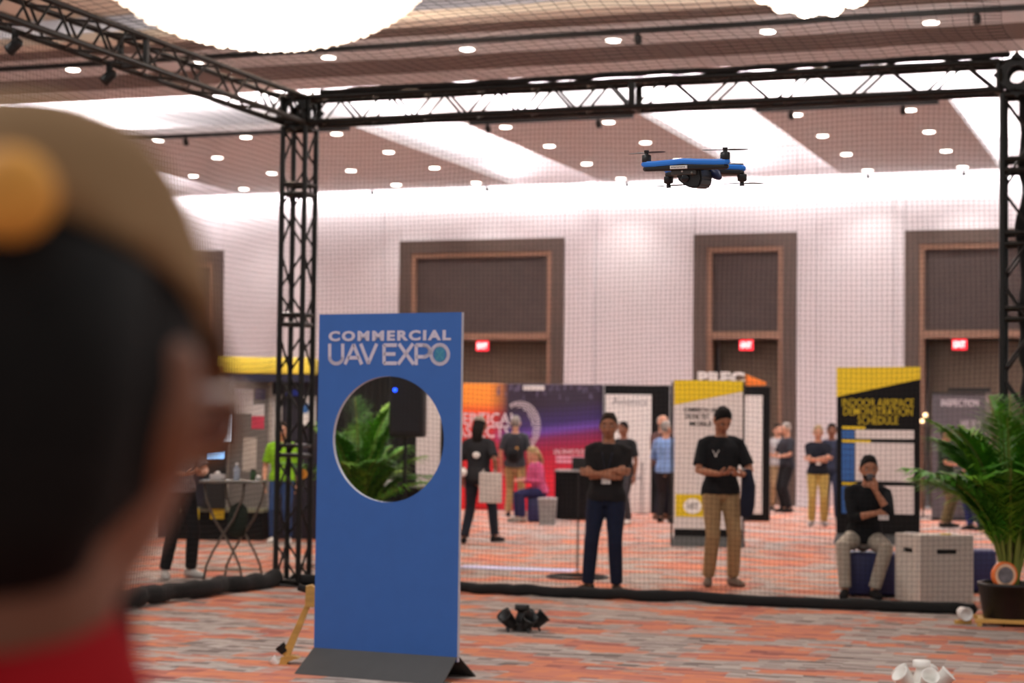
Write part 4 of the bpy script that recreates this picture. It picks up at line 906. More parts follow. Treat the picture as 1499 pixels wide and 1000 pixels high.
bm = bmesh.new(); add_lathe(bm, [(0.02, -0.03), (0.026, 0.03)], 14, Matrix.Translation((W_(441, 862)[0], 0, W_(441, 862)[1])) @ Matrix.Rotation(-1.2, 4, 'Y')); obj('black_cup', bm, black, t)

# ================================================================== PALMS
def palm(label, p, height, spread, nf, pot_r, pot_h, seed, lift=0.0, group=None, potz=0.0):
    rnd = random.Random(seed); t = thing('potted_palm', label, 'palm', (p[0], p[1], potz), 0, group)
    obj('planter', lathe([(pot_r * .80, 0.0), (pot_r * .84, 0.01), (pot_r, pot_h - 0.03), (pot_r * 1.03, pot_h - .03), (pot_r * 1.03, pot_h), (pot_r * .92, pot_h), (pot_r * .90, pot_h - .04)], 28), mat('black_planter', (27, 24, 22), 0.45), t, True)
    for k in range(nf):
        az = 2 * PI * k / nf * 2.4 + rnd.uniform(-.3, .3); inner = k / nf
        h = height * (0.70 + 0.38 * inner) * rnd.uniform(.92, 1.04) - pot_h; out = spread * (1.15 - 0.75 * inner) * rnd.uniform(.85, 1.1)
        d = Vector((math.cos(az), math.sin(az), 0)); b0 = Vector((d.x * .06, d.y * .06, pot_h - 0.03)); pts = []
        for i in range(13):
            u = i / 12; pts.append(b0 + d * (out * (0.15 * u + 0.85 * u * u)) + Vector((0, 0, h * (1.35 * u - 0.38 * u * u * (1 + 0.7 * (1 - inner))))))
        st = obj('frond', tube(pts, [0.011 * (1 - .75 * i / 12) + .002 for i in range(13)], 5), stalk_m, t, True)
        bm = bmesh.new(); n = 40
        for i in range(n):
            u = 0.22 + 0.78 * (i + .5) / n; f = u * 12; i0 = min(11, int(f)); c = pts[i0].lerp(pts[i0 + 1], f - i0); tg = (pts[i0 + 1] - pts[i0]).normalized()
            sd = tg.cross(Vector((0, 0, 1))).normalized(); ln = (0.44 * math.sin(PI * (0.18 + 0.80 * (u - .22) / .78)) + .09) * (0.7 + .3 * spread)
            for s in (-1, 1):
                dr_ = (sd * s * 0.80 + tg * 0.75 + Vector((0, 0, rnd.uniform(-.05, .22)))).normalized(); up_ = Vector((0, 0, 1)); wv_ = dr_.cross(up_).normalized() * (0.019 * rnd.uniform(.8, 1.2))
                e1 = c + dr_ * ln * .55 + Vector((0, 0, -.02)); e2 = c + dr_ * ln + Vector((0, 0, -ln * rnd.uniform(.18, .42)))
                a, b, c1, c2, e = bm.verts.new(c), bm.verts.new(c + dr_ * ln * .25 + wv_), bm.verts.new(e1 + wv_ * .7), bm.verts.new(c + dr_ * ln * .25 - wv_), bm.verts.new(e2)
                c3 = bm.verts.new(e1 - wv_ * .7); bm.faces.new((a, b, c2)); bm.faces.new((b, c1, c3, c2)); bm.faces.new((c1, e, c3))
        obj('leaflets', bm, leaf_m[k % 3], st)
    return t
q = fp(1474, 916); pot = Vector((q.x + 0.02, q.y + 0.06, 0))
palm('large green palm in a black planter at the right edge of the picture', (pot.x, pot.y), 2.0, 0.92, 40, 0.27, 0.30, 5, potz=0.065)
t = thing('wooden_plant_dolly', 'yellow wooden dolly under the black planter of the right palm', 'dolly', (pot.x, pot.y, 0), math.radians(8))
for y in (-0.22, 0.19): obj('rail', box(-0.30, 0.34, y, y + 0.035, 0.030, 0.064, 0.004), wood_m, t)
for x in (-0.27, 0.24): obj('crossbar', box(x, x + 0.05, -0.18, 0.185, 0.032, 0.062, 0.004), wood_m, t)
for x in (-0.26, 0.27):
    for y in (-0.20, 0.205): obj('foot', box(x - 0.02, x + 0.02, y - 0.015, y + 0.02, 0.0, 0.030, 0.003), wood_m, t)
q = fp(1408, 914); t = thing('bucket_arm', 'short wooden arm holding a small white bucket beside the palm dolly', 'bucket stand', q, math.radians(19.8 + 10))
obj('arm', box(-0.05, 0.09, 0.0, 0.05, 0.0, 0.035, 0.004), wood_m, t)
bm = bmesh.new(); add_lathe(bm, [(0.045, -0.06), (0.056, 0.045), (0.059, 0.05), (0.059, 0.058), (0.052, 0.058), (0.044, 0.0)], 20, Matrix.Translation((0.02, 0.0, 0.096)) @ Matrix.Rotation(PI / 2 + .1, 4, 'X')); bu = obj('bucket', bm, white_m, t, True)
q = at_d(1472, 842, (pot - CAMP).dot(FWD) - 0.16); t = thing('round_target', 'orange ringed round target with a grey centre in the palm planter', 'target', q, math.radians(19.8 + 12))
bm = bmesh.new(); n = 28; ring = []
for r, y in ((0.112, 0.0), (0.112, 0.05), (0.097, 0.05), (0.097, -0.004), (0.104, -0.010)): ring.append([bm.verts.new((r * math.cos(2 * PI * k / n), y, r * math.sin(2 * PI * k / n))) for k in range(n)])
for k in range(5):
    for i in range(n): bm.faces.new((ring[k][i], ring[k][(i + 1) % n], ring[(k + 1) % 5][(i + 1) % n], ring[(k + 1) % 5][i]))
obj('rim', bm, mat('orange_plastic', (236, 120, 52), 0.45, vary=0.06), t, True)
bm = bmesh.new(); add_lathe(bm, [(0.0975, 0.0), (0.0975, 0.01)], 28, Matrix.Translation((0, 0.012, 0)) @ Matrix.Rotation(PI / 2, 4, 'X')); obj('inner_ring', bm, mat('pale_peach', (240, 196, 160), 0.5), t)
bm = bmesh.new(); add_lathe(bm, [(0.070, 0.0), (0.070, 0.006)], 28, Matrix.Translation((0, 0.0005, 0)) @ Matrix.Rotation(PI / 2, 4, 'X')); obj('printed_centre', bm, mat('grey_brown_print', (110, 104, 108), 0.6, vary=0.5, scale=14), t)
obj('stake', lathe([(0.008, -0.45), (0.008, -0.1)], 8), black, t, loc=(0, 0.03, 0))

# ================================================================== SIGNS AND BANNERS
def flat(B, par, x0, x1, y0, y1, m, name, y=-0.004, th=0.003):
    a = B.rect(x0, x1, y0, y1); return obj(name, box(a[0], a[1], y - th, y, a[2], a[3]), m, par)
def poly(B, par, pts, m, name, y=-0.004, th=0.003): return obj(name, prism([B.at(*p) for p in pts], y - th, y), m, par)
def wedge_base(par, w, m, h=0.14, d=0.20):
    for s in (-1, 1):
        bm = bmesh.new(); add_prism(bm, [(0, 0)] * 0 or [(-w / 2 - .02, 0.0), (w / 2 + .02, 0.0), (w / 2, h), (-w / 2, h)], 0, 0.012)
        for v in bm.verts: v.co.y = s * (0.025 + v.co.y + d * (1 - v.co.z / h))
        obj('base_board', bm, m, par)
# schedule board
B = Board(1225, 1347, 796, 538, math.radians(4)); t = B.make('schedule_board', 'tall black schedule board with a slanted yellow top behind the seated man', 'sign')
pb_ = obj('panel', box(-B.w / 2, B.w / 2, -0.02, 0.02, 0.015, B.h), black_print, t)
poly(B, pb_, [(1225, 538), (1347.5, 537), (1347.5, 555), (1225, 581)], yellow_m, 'header_band', -0.021)
for s, x0, x1, y0, y1 in (('INDOOR AIRSPACE', 1233, 1338, 584, 595), ('DEMONSTRATION', 1235, 1336, 597, 608), ('SCHEDULE', 1256, 1315, 610, 621)): px_text(B, pb_, s, x0, x1, y0, y1, mat('dull_yellow_print', (200, 176, 22), 0.7), 0.002, -0.022)
sb_blue = mat('schedule_blue', (38, 92, 160), 0.6, vary=0.04)
for x0, x1, y0, y1 in ((1233, 1267, 624.5, 628), (1233, 1275, 644, 647.5), (1233, 1254, 706.5, 710)): flat(B, pb_, x0, x1, y0, y1, yellow_m, 'heading_print', -0.021)
for y0, y1, n in ((630, 642, 1), (649, 705, 6), (712, 752, 4)):
    for k in range(n):
        ya = y0 + (y1 - y0) * k / n; yb = y0 + (y1 - y0) * (k + 1) / n - (0.9 if n > 1 else 0)
        flat(B, pb_, 1232.5, 1251, ya, yb, sb_blue, 'time_cell', -0.021); flat(B, pb_, 1252, 1338, ya, yb, paper_m, 'event_cell', -0.021)
wedge_base(t, B.w, grey_wedge)
# white banner with yellow top
B = Board(987, 1088, 800, 557, math.radians(10)); t = B.make('banner_board', 'tall white board with slanted yellow top behind the phone-reading man', 'sign')
pb_ = obj('panel', box(-B.w / 2, B.w / 2, -0.02, 0.02, 0.015, B.h), paper_m, t)
poly(B, pb_, [(987, 556.5), (1089, 558), (1089, 573), (987, 593)], yellow_m, 'header_band', -0.021)
for s, x0, x1, y0, y1 in (('COMMERCIAL UAV', 1001, 1052, 597, 603), ('DRONE TEST', 1003, 1038, 606, 613), ('MOBILE', 1010, 1042, 617, 624)): px_text(B, pb_, s, x0, x1, y0, y1, black_print, 0.02, -0.022)
flat(B, pb_, 989, 1030, 724, 756, yellow_m, 'logo_block', -0.021)
a = B.at(1014, 741); bm = prism([(a[0] + 0.13 * math.cos(q), a[1] + 0.11 * math.sin(q)) for q in np.linspace(0, 2 * PI, 25)[:-1]], -0.026, -0.0245); obj('logo_oval', bm, white_m, pb_)
px_text(B, pb_, 'NIST', 1006, 1022, 737, 745, mat('grey_print', (120, 120, 124), 0.6), 0.02, -0.027)
flat(B, pb_, 987, 1086, 776, 796, black_print, 'foot_band', -0.021)
for x in (984.5, 1089): 
    a = B.at(x, 600); obj('edge_post', box(a[0] - .012, a[0] + .012, -0.03, 0.03, 0.0, B.h - .02), black, t)
wedge_base(t, B.w, grey_wedge)
# booth with big letters behind it
B = Board(1020, 1127, 762, 566, math.radians(8)); t = B.make('letter_booth', 'dark exhibit booth with big white letters and an orange fin on top', 'booth')
obj('back_wall', box(-B.w / 2, B.w / 2, -0.06, 0.06, 0, B.h), black_print, t)
flat(B, t, 1089, 1117, 579, 752, white_m, 'white_graphic', -0.062, 0.01)
px_text(B, t, 'PREC', 1022, 1090, 544.5, 562, white_m, 0.06, -0.02, 1.1).scale = (1, 30, 1)
poly(B, t, [(1092, 548), (1122, 560), (1121, 564), (1092, 565)], mat('orange_print', (240, 128, 40), 0.6), 'orange_fin', 0.02, 0.04)
# poster panels on black frame beside it
B = Board(882, 984, 764, 564, math.radians(14), dist=37.6); t = B.make('poster_wall', 'black framed booth wall holding a tall white poster behind the folded-arms man', 'booth')
obj('back_wall', box(-B.w / 2, B.w / 2, -0.03, 0.03, 0, B.h), black_print, t)
po = flat(B, t, 885, 954, 578, 760, white_m, 'poster', -0.031, 0.008)
px_text(B, po, 'Avionics', 896, 947, 582, 593, mat('grey_print', (120, 120, 124), 0.6), 0.0, -0.041)
flat(B, po, 889, 940, 697, 702, mat('pale_grey_print', (190, 188, 188), 0.6), 'rule', -0.0395); flat(B, po, 925, 938, 752, 757, black_print, 'footer_mark', -0.0395)
bm = bmesh.new()
for x in (884, 981):
    a = B.at(x, 600); add_box(bm, a[0] - .012, a[0] + .012, -0.05, -0.031, 0, B.h)
obj('frame_posts', bm, mat('aluminium', (170, 170, 172), 0.35, 0.8), t)
a = B.at(941, 676); b = B.at(941, 762); st = thing('barrier_post', 'thin grey post standing before the white poster', 'post', (B.p + B.ux * a[0] + B.n * 0.45) * 1.0)
obj('pole', lathe([(0.015, 0.01), (0.015, a[1])], 10), mat('aluminium', (170, 170, 172), 0.35, 0.8), st); obj('foot', lathe([(0.14, 0), (0.14, 0.012)], 16), black, st)
# red and violet display
B = Board(660, 882, 762, 562, math.radians(12), dist=38.0); t = B.make('fabric_display', 'wide red and violet fabric display wall with white lettering', 'display')
bm = box(-B.w / 2, B.w / 2, -0.05, 0.05, 0.0, B.h, 0.03); obj('fabric', bm, gradient_print(), t, True)
px_text(B, t, 'VERTICAL', 664, 757, 605, 621, print_white, 0.01, -0.053); px_text(B, t, 'ASPECTS', 668, 747, 623, 640, print_white, 0.01, -0.053)
bm = bmesh.new(); cc = B.at(762, 624)
for ir in range(5):
    for k in range(30):
        an = math.radians(-70 + 190 * k / 29); f = 1 - abs(k - 14.5) / 16
        if ir > 1 + 4 * f: continue
        rr = 0.46 - 0.045 * ir; sx = cc[0] + rr * .85 * math.cos(an); sz = cc[1] + rr * 1.05 * math.sin(an); q = 0.019 * (1 - .08 * ir)
        add_prism(bm, [(sx + q * math.cos(w), sz + q * math.sin(w)) for w in np.linspace(0, 2 * PI, 9)[:-1]], -0.0535, -0.052)
obj('dot_crescent', bm, print_white, t)
px_text(B, t, 'UNCREWED FLIGHT', 811, 862, 658, 665, print_white, 0.0, -0.053)
for y0 in (668, 674): flat(B, t, 814, 858 - (y0 - 668), y0, y0 + 3.4, mat('pink_print', (214, 150, 170), 0.7), 'small_print', -0.0525, 0.0015)
rl = random.Random(4); bm = bmesh.new()
for k in range(46):
    x = rl.uniform(722, 878); y = rl.uniform(566, 573 + 14 * rl.random()); a = B.at(x, y); add_box(bm, a[0] - .009, a[0] + .009, -0.0535, -0.052, a[1] - .05, a[1] + .05)
obj('skyline_print', bm, mat('faded_violet_print', (96, 84, 108), 0.7), t)['kind'] = 'stuff'
B2 = Board(766, 797, 700, 565, math.radians(12), dist=(B.p - CAMP).dot(FWD) - 0.12); a = B2.at(766, 571); b = B2.at(797, 565)
o = thing('header_label', 'small white label bar clipped on top of the red display', 'lamp', B2.p, math.radians(12)); obj('bar', box(a[0], b[0], -0.02, 0.03, a[1], b[1], 0.006), white_m, o); obj('bracket', box((a[0] + b[0]) / 2 - .02, (a[0] + b[0]) / 2 + .02, 0.03, 0.07, a[1], b[1]), black, o)  # plain white label at the display's top edge, gives no light
# table in front of the display
q = fp(848, 762); t = thing('display_table', 'black draped display table with a grey top before the violet display', 'table', (q.x - 0.12, q.y + 0.45, 0), math.radians(14)); wt = 0.47 * 70 / 38
obj('cloth_skirt', box(-0.45, 0.45, -0.3, 0.3, 0.02, 0.86, 0.01), black_print, t); obj('table_top', box(-0.46, 0.46, -0.31, 0.31, 0.86, 0.89, 0.005), mat('grey_laminate', (150, 148, 146), 0.4), t)
q2 = t.location; o = thing('laptop', 'dark open laptop standing on the black display table', 'laptop', (q2.x, q2.y, 0.89), math.radians(14)); obj('keyboard_base', box(-0.17, 0.17, -0.12, 0.12, 0.0, 0.018, 0.004), black, o); obj('screen_lid', box(-0.17, 0.17, 0.11, 0.12, 0.018, 0.22, 0.004), black, o)
q = fp(808, 768); t = thing('waste_bin', 'grey square bin beside the black display table', 'bin', (q.x - 0.08, q.y, 0), math.radians(14)); t.scale = (0.85,) * 3; bm = bmesh.new(); add_prism(bm, [(-0.15, 0), (0.15, 0), (0.18, 0.5), (-0.18, 0.5)], -0.16, 0.16); obj('body', bm, mat('grey_plastic', (134, 130, 128), 0.5), t); obj('lid', box(-0.19, 0.19, -0.17, 0.17, 0.5, 0.53, 0.01), mat('pale_grey_plastic', (176, 172, 170), 0.5), t)
# grey banner on the right
B = Board(1364, 1442, 762, 577, math.radians(2)); t = B.make('grey_banner', 'grey banner stand with white lettering behind the palm leaves', 'banner')
obj('fabric', box(-B.w / 2, B.w / 2, -0.01, 0.01, 0.05, B.h), mat('grey_banner_print', (92, 86, 90), 0.7, vary=0.06), t)
px_text(B, t, 'INSPECTION', 1378, 1433, 585, 595, print_white, 0.02, -0.013); px_text(B, t, 'WE FLY', 1406, 1436, 615, 628, print_white, 0.0, -0.013); px_text(B, t, 'SAFER', 1392, 1426, 632, 640, print_white, 0.0, -0.013)
obj('foot_bar', box(-B.w / 2, B.w / 2, -0.12, 0.12, 0.0, 0.05, 0.01), black, t); obj('top_bar', box(-B.w / 2 - .01, B.w / 2 + .01, -0.02, 0.02, B.h, B.h + 0.03), black, t)
B = Board(1388, 1450, 750, 568, math.radians(2), dist=39.5); t = B.make('dark_booth', 'black topped booth wall behind the grey banner', 'booth'); obj('back_wall', box(-B.w / 2, B.w / 2, -0.05, 0.05, 0, B.h - .08), mat('taupe_board', (120, 112, 106), 0.7), t); obj('top_rail', box(-B.w / 2, B.w / 2, -0.08, 0.08, B.h - .08, B.h), black, t)
q = at_d(1352, 612, 37.0); t = thing('twin_lamp', 'pair of small warm glowing lamps on a stand right of the schedule board', 'lamp', (q.x, q.y, 0))
obj('stand', lathe([(0.012, 0.02), (0.012, q.z - .16)], 8), black, t); obj('foot', lathe([(0.15, 0), (0.15, 0.02)], 16), black, t)
for dx, dz in ((0.035, 0.06), (-0.03, -0.06)): obj('bulb', ball((dx, 0, q.z + dz), 0.045, 12, 8), mat('warm_glow', (255, 214, 160), emit=3), t, True)
obj('lamp_arm', tube([(0, 0, q.z - .18), (0, 0.05, q.z + .08)], 0.012, 6), black, t)

# ================================================================== SEEN THROUGH THE HOLE
B = Board(476, 652, 792, 543, math.radians(14)); t = B.make('pipe_drape', 'black pipe and drape wall seen through the hole of the blue sign', 'drape')
bm = bmesh.new(); n = 120; f_, b_2 = [], []
for k in range(n + 1):
    x = -B.w / 2 + B.w * k / n; y = 0.03 * math.sin(k * 0.9) + 0.012 * math.sin(k * 2.3)
    f_.append((bm.verts.new((x, y, 0.01)), bm.verts.new((x, y * .7, B.h - .03)))); b_2.append((bm.verts.new((x, y + .006, 0.01)), bm.verts.new((x, y * .7 + .006, B.h - .03))))
for k in range(n): bm.faces.new((f_[k][0], f_[k + 1][0], f_[k + 1][1], f_[k][1])); bm.faces.new((b_2[k][0], b_2[k][1], b_2[k + 1][1], b_2[k + 1][0]))
obj('curtain', bm, skirt_m, t, True); rod('crossbar', (-B.w / 2, 0, B.h - .02), (B.w / 2, 0, B.h - .02), 0.02, mat('aluminium', (170, 170, 172), 0.35, 0.8), t)
for s in (-1, 1): rod('upright', (s * B.w / 2, 0.02, 0), (s * B.w / 2, 0.02, B.h), 0.022, mat('aluminium', (170, 170, 172), 0.35, 0.8), t)
B = Board(609, 644, 790, 574, math.radians(22), dist=25.9); t = B.make('white_screen_stand', 'narrow white screen seen at the right inside the sign hole', 'panel'); obj('board', box(-B.w / 2, B.w / 2, -0.015, 0.015, 0.02, B.h), paper_m, t); obj('foot', box(-B.w / 2, B.w / 2, -0.15, 0.15, 0, 0.02), black, t)
q = at_d(528, 600, 22.6); palm('green palm in a black planter seen through the hole of the blue sign', (q.x, q.y), 1.92, 0.8, 26, 0.26, 0.34, 11)
q = at_d(594, 600, 22.2); zt_ = at_d(594, 640, 22.2).z
t = thing('speaker_stand', 'black tripod stand carrying the loudspeaker behind the blue sign', 'speaker stand', (q.x, q.y, 0), math.radians(15))
rod('pole', (0, 0, 0.25), (0, 0, zt_), 0.02, black, t); obj('collar', lathe([(0.03, 0.7), (0.04, 0.72), (0.04, 0.80), (0.03, 0.82)], 12), black, t)
for k in range(3):
    a = 2 * PI * k / 3 + .4; rod('leg', (0, 0, 0.78), (0.5 * math.cos(a), 0.5 * math.sin(a), 0.015), 0.014, black, t)
h1 = at_d(594, 545, 22.2).z; t = thing('loudspeaker', 'black loudspeaker with a blue light on the tripod behind the blue sign', 'loudspeaker', (q.x + 0.03, q.y, zt_), math.radians(15))
bm = box(-0.20, 0.20, -0.17, 0.17, 0.0, h1 - zt_, 0.03); cab = obj('cabinet', bm, mat('speaker_black', (30, 30, 32), 0.6), t, True)
obj('grille', box(-0.17, 0.17, -0.182, -0.165, 0.05, h1 - zt_ - .05, 0.008), mat('speaker_grille', (40, 40, 44), 0.5, 0.4), t)
a = at_d(580, 571, 22.0); obj('status_light', ball((-0.13, -0.187, h1 - zt_ - .21), 0.024, 10, 8), mat('blue_glow', (30, 80, 255), emit=4), t, True)
q = at_d(562, 712, 25.0); t = thing('small_table', 'black cloth covered table under the carton behind the sign hole', 'table', (q.x, q.y, 0), math.radians(15)); obj('cloth_skirt', box(-0.5, 0.5, -0.3, 0.3, 0.01, q.z - .03, 0.01), black_print, t); obj('table_top', box(-0.52, 0.52, -0.32, 0.32, q.z - .03, q.z, 0.005), black, t)
t = thing('carton', 'white carton with a red lid on the table behind the sign hole', 'box', (q.x - .05, q.y - .1, q.z), math.radians(15)); obj('body', box(-0.17, 0.17, -0.12, 0.12, 0, 0.08, 0.004), white_m, t); obj('lid', box(-0.175, -0.02, -0.125, 0.125, 0.08, 0.13, 0.004), mat('red_card', (214, 76, 48), 0.6), t)

# ================================================================== LEFT BOOTH AND BISTRO TABLE
B = Board(232, 466, 788, 524, math.radians(16)); t = B.make('yellow_top_booth', 'dark exhibit booth with a bright yellow header on the left', 'booth')
obj('back_wall', box(-B.w / 2, B.w / 2, 0.0, 0.10, 0, B.h - .02), mat('dark_booth_wall', (34, 28, 42), 0.6, vary=0.2), t)
a = B.rect(322, 466, 525, 548); hb_ = obj('header', box(a[0], a[1], -0.35, 0.0, a[2], a[3], 0.03), mat('yellow_header', (255, 228, 84), 0.5, vary=0.06), t, True)
px_text(B, hb_, 'RT', 324, 333, 539, 547, mat('red_print', (200, 90, 40), 0.6), 0.02, -0.353)
flat(B, t, 322, 466, 549, 559, mat('navy_fascia', (30, 32, 60), 0.5), 'fascia', -0.3, 0.03)
fr = flat(B, t, 335, 396, 557, 748, mat('grey_board', (112, 106, 102), 0.7, vary=0.05), 'notice_panel', -0.02, 0.04)
a = B.rect(335, 396, 557, 748)
for x0, x1, z0, z1 in ((a[0] - .03, a[0], a[2], a[3]), (a[1], a[1] + .04, a[2], a[3]), (a[0] - .03, a[1] + .04, a[3], a[3] + .03)): obj('panel_rail', box(x0, x1, -0.08, -0.01, z0, z1), mat('pale_rail', (160, 152, 144), 0.5), fr)
for x0, x1, y0, y1, m in ((342, 372, 570, 605, paper_m), (374, 390, 570, 585, mat('violet_poster', (72, 66, 104), 0.6)), (369, 388, 592, 609, paper_m), (369, 388, 609, 628, mat('crimson_poster', (196, 56, 84), 0.6)), (356, 377, 641, 690, mat('cream_poster', (188, 178, 168), 0.6))): flat(B, fr, x0, x1, y0, y1, m, 'poster', -0.061)
obj('counter', box(*(lambda r: (r[0], r[1]))(B.rect(262, 394, 745, 786)), -0.5, 0.0, 0, B.at(300, 747)[1], 0.01), black_print, t)
obj('counter_top', box(*(lambda r: (r[0], r[1]))(B.rect(260, 396, 745, 786)), -0.53, 0.0, B.at(300, 747)[1], B.at(300, 742)[1], 0.006), mat('olive_grey_top', (120, 122, 100), 0.5), t)
for x0, x1 in ((283, 304), (320, 340)):
    a = B.rect(x0, x1, 743, 757); obj('yellow_label', box(a[0], a[1], -0.54, -0.531, a[2], a[3]), yellow_m, t)
flat(B, t, 393, 414, 578, 702, mat('pale_grey_panel', (176, 170, 166), 0.6), 'side_graphic', -0.02, 0.03)
g_ = flat(B, t, 438, 463, 580, 622, white_m, 'hanging_poster', -0.02, 0.02)
a = B.at(447, 597); obj('blue_dot', prism([(a[0] + .07 * math.cos(w), a[1] + .08 * math.sin(w)) for w in np.linspace(0, 2 * PI, 17)[:-1]], -0.044, -0.041), mat('print_blue', (60, 110, 170), 0.6), g_)
flat(B, t, 418, 440, 571, 579, mat('deep_blue_print', (36, 60, 170), 0.6), 'blue_strip', -0.02, 0.01)
B2 = Board(283, 338, 788, 606, math.radians(20), dist=(B.p - CAMP).dot(FWD) - 0.35); a = B2.rect(283, 338, 606, 645)
t = thing('monitor', 'bright white monitor screen on the dark left booth', 'monitor', B2.p, math.radians(20)); obj('casing', box(a[0] - .025, a[1] + .025, -0.02, 0.03, a[2] - .03, a[3] + .02, 0.006), black, t); sc_ = obj('screen', box(a[0], a[1], -0.024, -0.02, a[2], a[3]), mat('screen_glow', (226, 240, 255), emit=1.15), t)
b = B2.at(311, 629); obj('screen_mark', box(b[0] - .045, b[0] + .045, -0.026, -0.0242, b[1] - .012, b[1] + .012), mat('screen_mark', (120, 140, 160), emit=0.5), sc_); obj('stand_neck', box(-0.04, 0.04, 0.03, 0.06, B.at(300, 742)[1] + .01, a[2] + .1), black, t); obj('stand_foot', box(-0.15, 0.15, -0.08, 0.1, B.at(300, 742)[1] + .002, B.at(300, 742)[1] + .015), black, t)
B2 = Board(302, 329, 788, 655, math.radians(20), dist=(B.p - CAMP).dot(FWD) - 0.48); a = B2.rect(303, 328, 661, 671)
t = thing('small_display', 'small glowing pale blue display under the white monitor', 'display', B2.p, math.radians(20)); obj('casing', box(a[0] - .03, a[1] + .03, -0.02, 0.03, B.at(300, 742)[1] + .002, a[3] + .03, 0.01), black, t); obj('screen', box(a[0], a[1], -0.026, -0.02, a[2], a[3], 0.01), mat('cyan_glow', (150, 205, 255), emit=1.6), t)
# hourglass bar table
q = fp(330, 850); q = Vector((q.x, q.y + .2, 0)); zt_ = 1.02
t = thing('bar_table', 'tall bar table with bent hourglass metal legs on the left behind the net', 'table', q, math.radians(20))
bronze = mat('bronze_metal', (104, 94, 84), 0.4, 0.5); obj('table_top', box(-0.36, 0.30, -0.26, 0.26, zt_, zt_ + 0.03, 0.008), mat('smoked_top', (96, 92, 84), 0.25), t)
for cx_, cy_ in ((-0.11, -0.10), (0.08, 0.10)):
    for s in (-1, 1): obj('leg', tube([(cx_ + s * .21, cy_, zt_), (cx_ + s * .19, cy_ + s * .01, zt_ - .16), (cx_ + s * .10, cy_ + s * .012, zt_ - .38), (cx_ + s * .0, cy_ + s * .015, zt_ - .53), (cx_ - s * .11, cy_ + s * .012, zt_ - .72), (cx_ - s * .18, cy_ + s * .01, zt_ - .88), (cx_ - s * .20, cy_, 0.006)], 0.013, 8), bronze, t, True)
    obj('stretcher', tube([(cx_ - .19, cy_, 0.10), (cx_ + .19, cy_, 0.10)], 0.009, 6), bronze, t)
base = t.location; R20 = Matrix.Rotation(math.radians(20), 3, 'Z')
def on_table(x, y): return base + R20 @ Vector((x, y, zt_ + 0.03))
t = thing('water_bottle', 'clear plastic water bottle standing on the bar table', 'bottle', on_table(0.0, 0.02)); obj('body', lathe([(0.033, 0), (0.034, 0.01), (0.034, 0.12), (0.014, 0.155), (0.014, 0.165)], 16), mat('bottle_plastic', (168, 176, 190), 0.15), t, True); obj('cap', lathe([(0.016, 0.165), (0.016, 0.185)], 12), white_m, t)
t = thing('tissue_box', 'small white box left on the bar table beside the bottle', 'box', on_table(-0.20, 0.0)); obj('box', box(-0.07, 0.07, -0.05, 0.05, 0, 0.06, 0.004), paper_m, t); obj('tissue', ball((0, 0, 0.065), (0.035, 0.02, 0.03), 10, 8), white_m, t, True)
t = thing('green_jar', 'small dark green jar on the bar table', 'jar', on_table(0.17, 0.05)); obj('body', lathe([(0.03, 0), (0.032, 0.01), (0.032, 0.09), (0.025, 0.10)], 14), mat('green_glass', (44, 74, 36), 0.2), t, True); obj('lid', lathe([(0.027, 0.10), (0.027, 0.115)], 14), black, t)
o = obj('white_ball', ball((0, 0, 0.028), 0.028), white_m, None, True); o.location = on_table(0.24, -0.05); tag(o, 'small white ball at the right end of the bar table', 'ball')
bm = bmesh.new(); add_tube(bm, [(0, 0, 0.46), (0.0, 0, 0.62), (0.02, 0, 0.76), (0.02, 0, 0.80)], [(0.09, 0.05), (0.12, 0.07), (0.10, 0.06), (0.04, 0.03)], 12, side=(1, 0, 0)); o = obj('green_bag', bm, cloth((38, 46, 38)), None, True); o.location = (base.x + .02, base.y, 0); tag(o, 'dark green bag hanging between the legs of the bar table', 'bag')

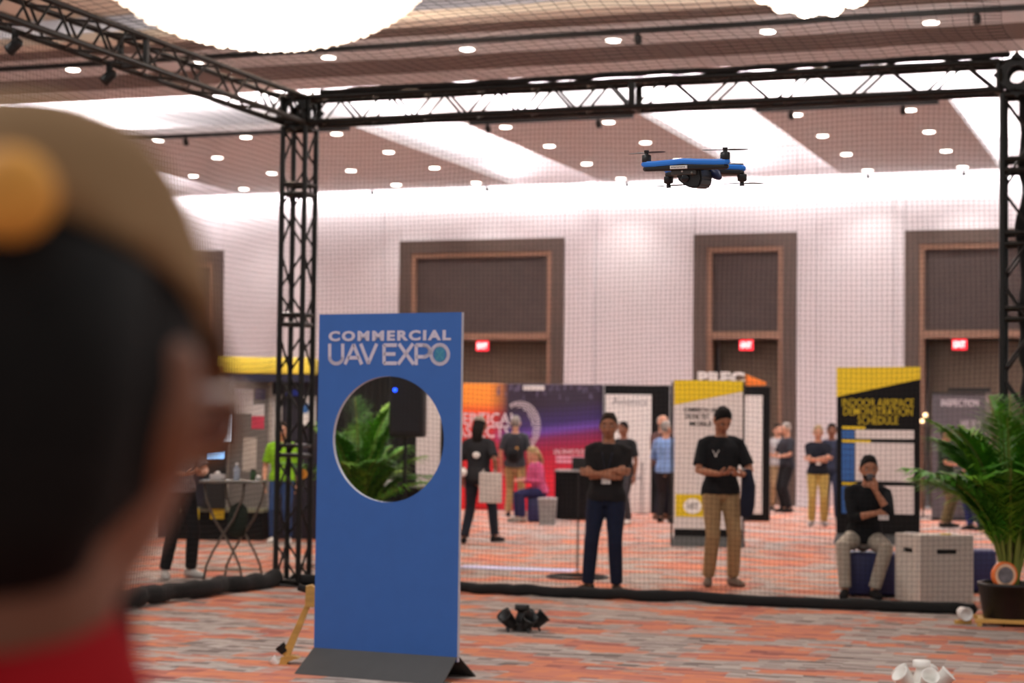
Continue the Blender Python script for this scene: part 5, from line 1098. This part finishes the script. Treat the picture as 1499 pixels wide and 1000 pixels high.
# ================================================================== SMALL THINGS
for px_, nm in ((707, 'red exit sign over the wide door behind the blue sign'), (1093, 'red exit sign over the narrow door above the white letters'), (1405, 'red exit sign over the door beside the right truss column')):
    q = on_y(px_, 505, YW + 0.12); t = thing('exit_sign', nm, 'exit sign', (q.x, q.y, 3.40)); obj('housing', box(-0.165, 0.165, -0.03, 0.03, 0.0, 0.25, 0.008), mat('sign_housing', (70, 30, 30), 0.5), t)
    f_ = obj('face', box(-0.155, 0.155, -0.035, -0.03, 0.01, 0.24), red_exit, t); lettering(f_, 'EXIT', 0, 0.125, 0.25, 0.13, exit_letter, -0.036, 0.03)
    rod('stem', (0, 0, 0.25), (0, 0, 0.262), 0.015, black, t)
q = at_d(443, 694, 19.60); t = thing('round_tag', 'small orange round tag tied to the left truss column', 'tag', q, math.radians(15)); bm = bmesh.new(); add_lathe(bm, [(0.05, -0.006), (0.052, 0.006)], 20, Matrix.Rotation(PI / 2, 4, 'X')); dsk = obj('disc', bm, mat('amber_plastic', (226, 150, 44), 0.5), t)
bm = bmesh.new(); add_tube(bm, [(-0.022, -0.008, -0.008), (0, -0.008, -0.02), (0.022, -0.008, -0.008)], 0.003, 5)
for s in (-1, 1): add_ball(bm, (s * .016, -0.007, 0.014), 0.005, 8, 6)
obj('printed_mark', bm, mat('brown_print', (120, 70, 30), 0.6), dsk)
q = fp(845, 846); t = thing('pole_stand', 'thin black pole on a round hoop base behind the man with folded arms', 'pole stand', (q.x, q.y, 0)); bm = bmesh.new(); n = 40
add_tube(bm, [(0.33 * math.cos(2 * PI * k / n), 0.33 * math.sin(2 * PI * k / n), 0.014) for k in range(n + 1)], 0.014, 8); obj('hoop_base', bm, black, t, True); rod('pole', (0, 0, 0.02), (0, 0, 1.15), 0.009, black, t); rod('spoke', (-0.32, 0, 0.016), (0.32, 0, 0.016), 0.01, black, t)
a, b = fp(672, 830), fp(842, 836); t = tag(obj('floor_reflection', box(-0.5, 0.5, -0.5, 0.5, 0.002, 0.008), mat('lilac_reflection', (206, 206, 246), 0.35, vary=0.03)), 'pale lilac strip painted as reflected light on the carpet right of the blue sign', 'painted reflection')  # thin lilac slab stands in for light reflected off the floor
d = (b - a); t.location = (a + b) / 2; t.rotation_euler = (0, 0, math.atan2(d.y, d.x)); t.scale = (d.length, 0.42, 1)
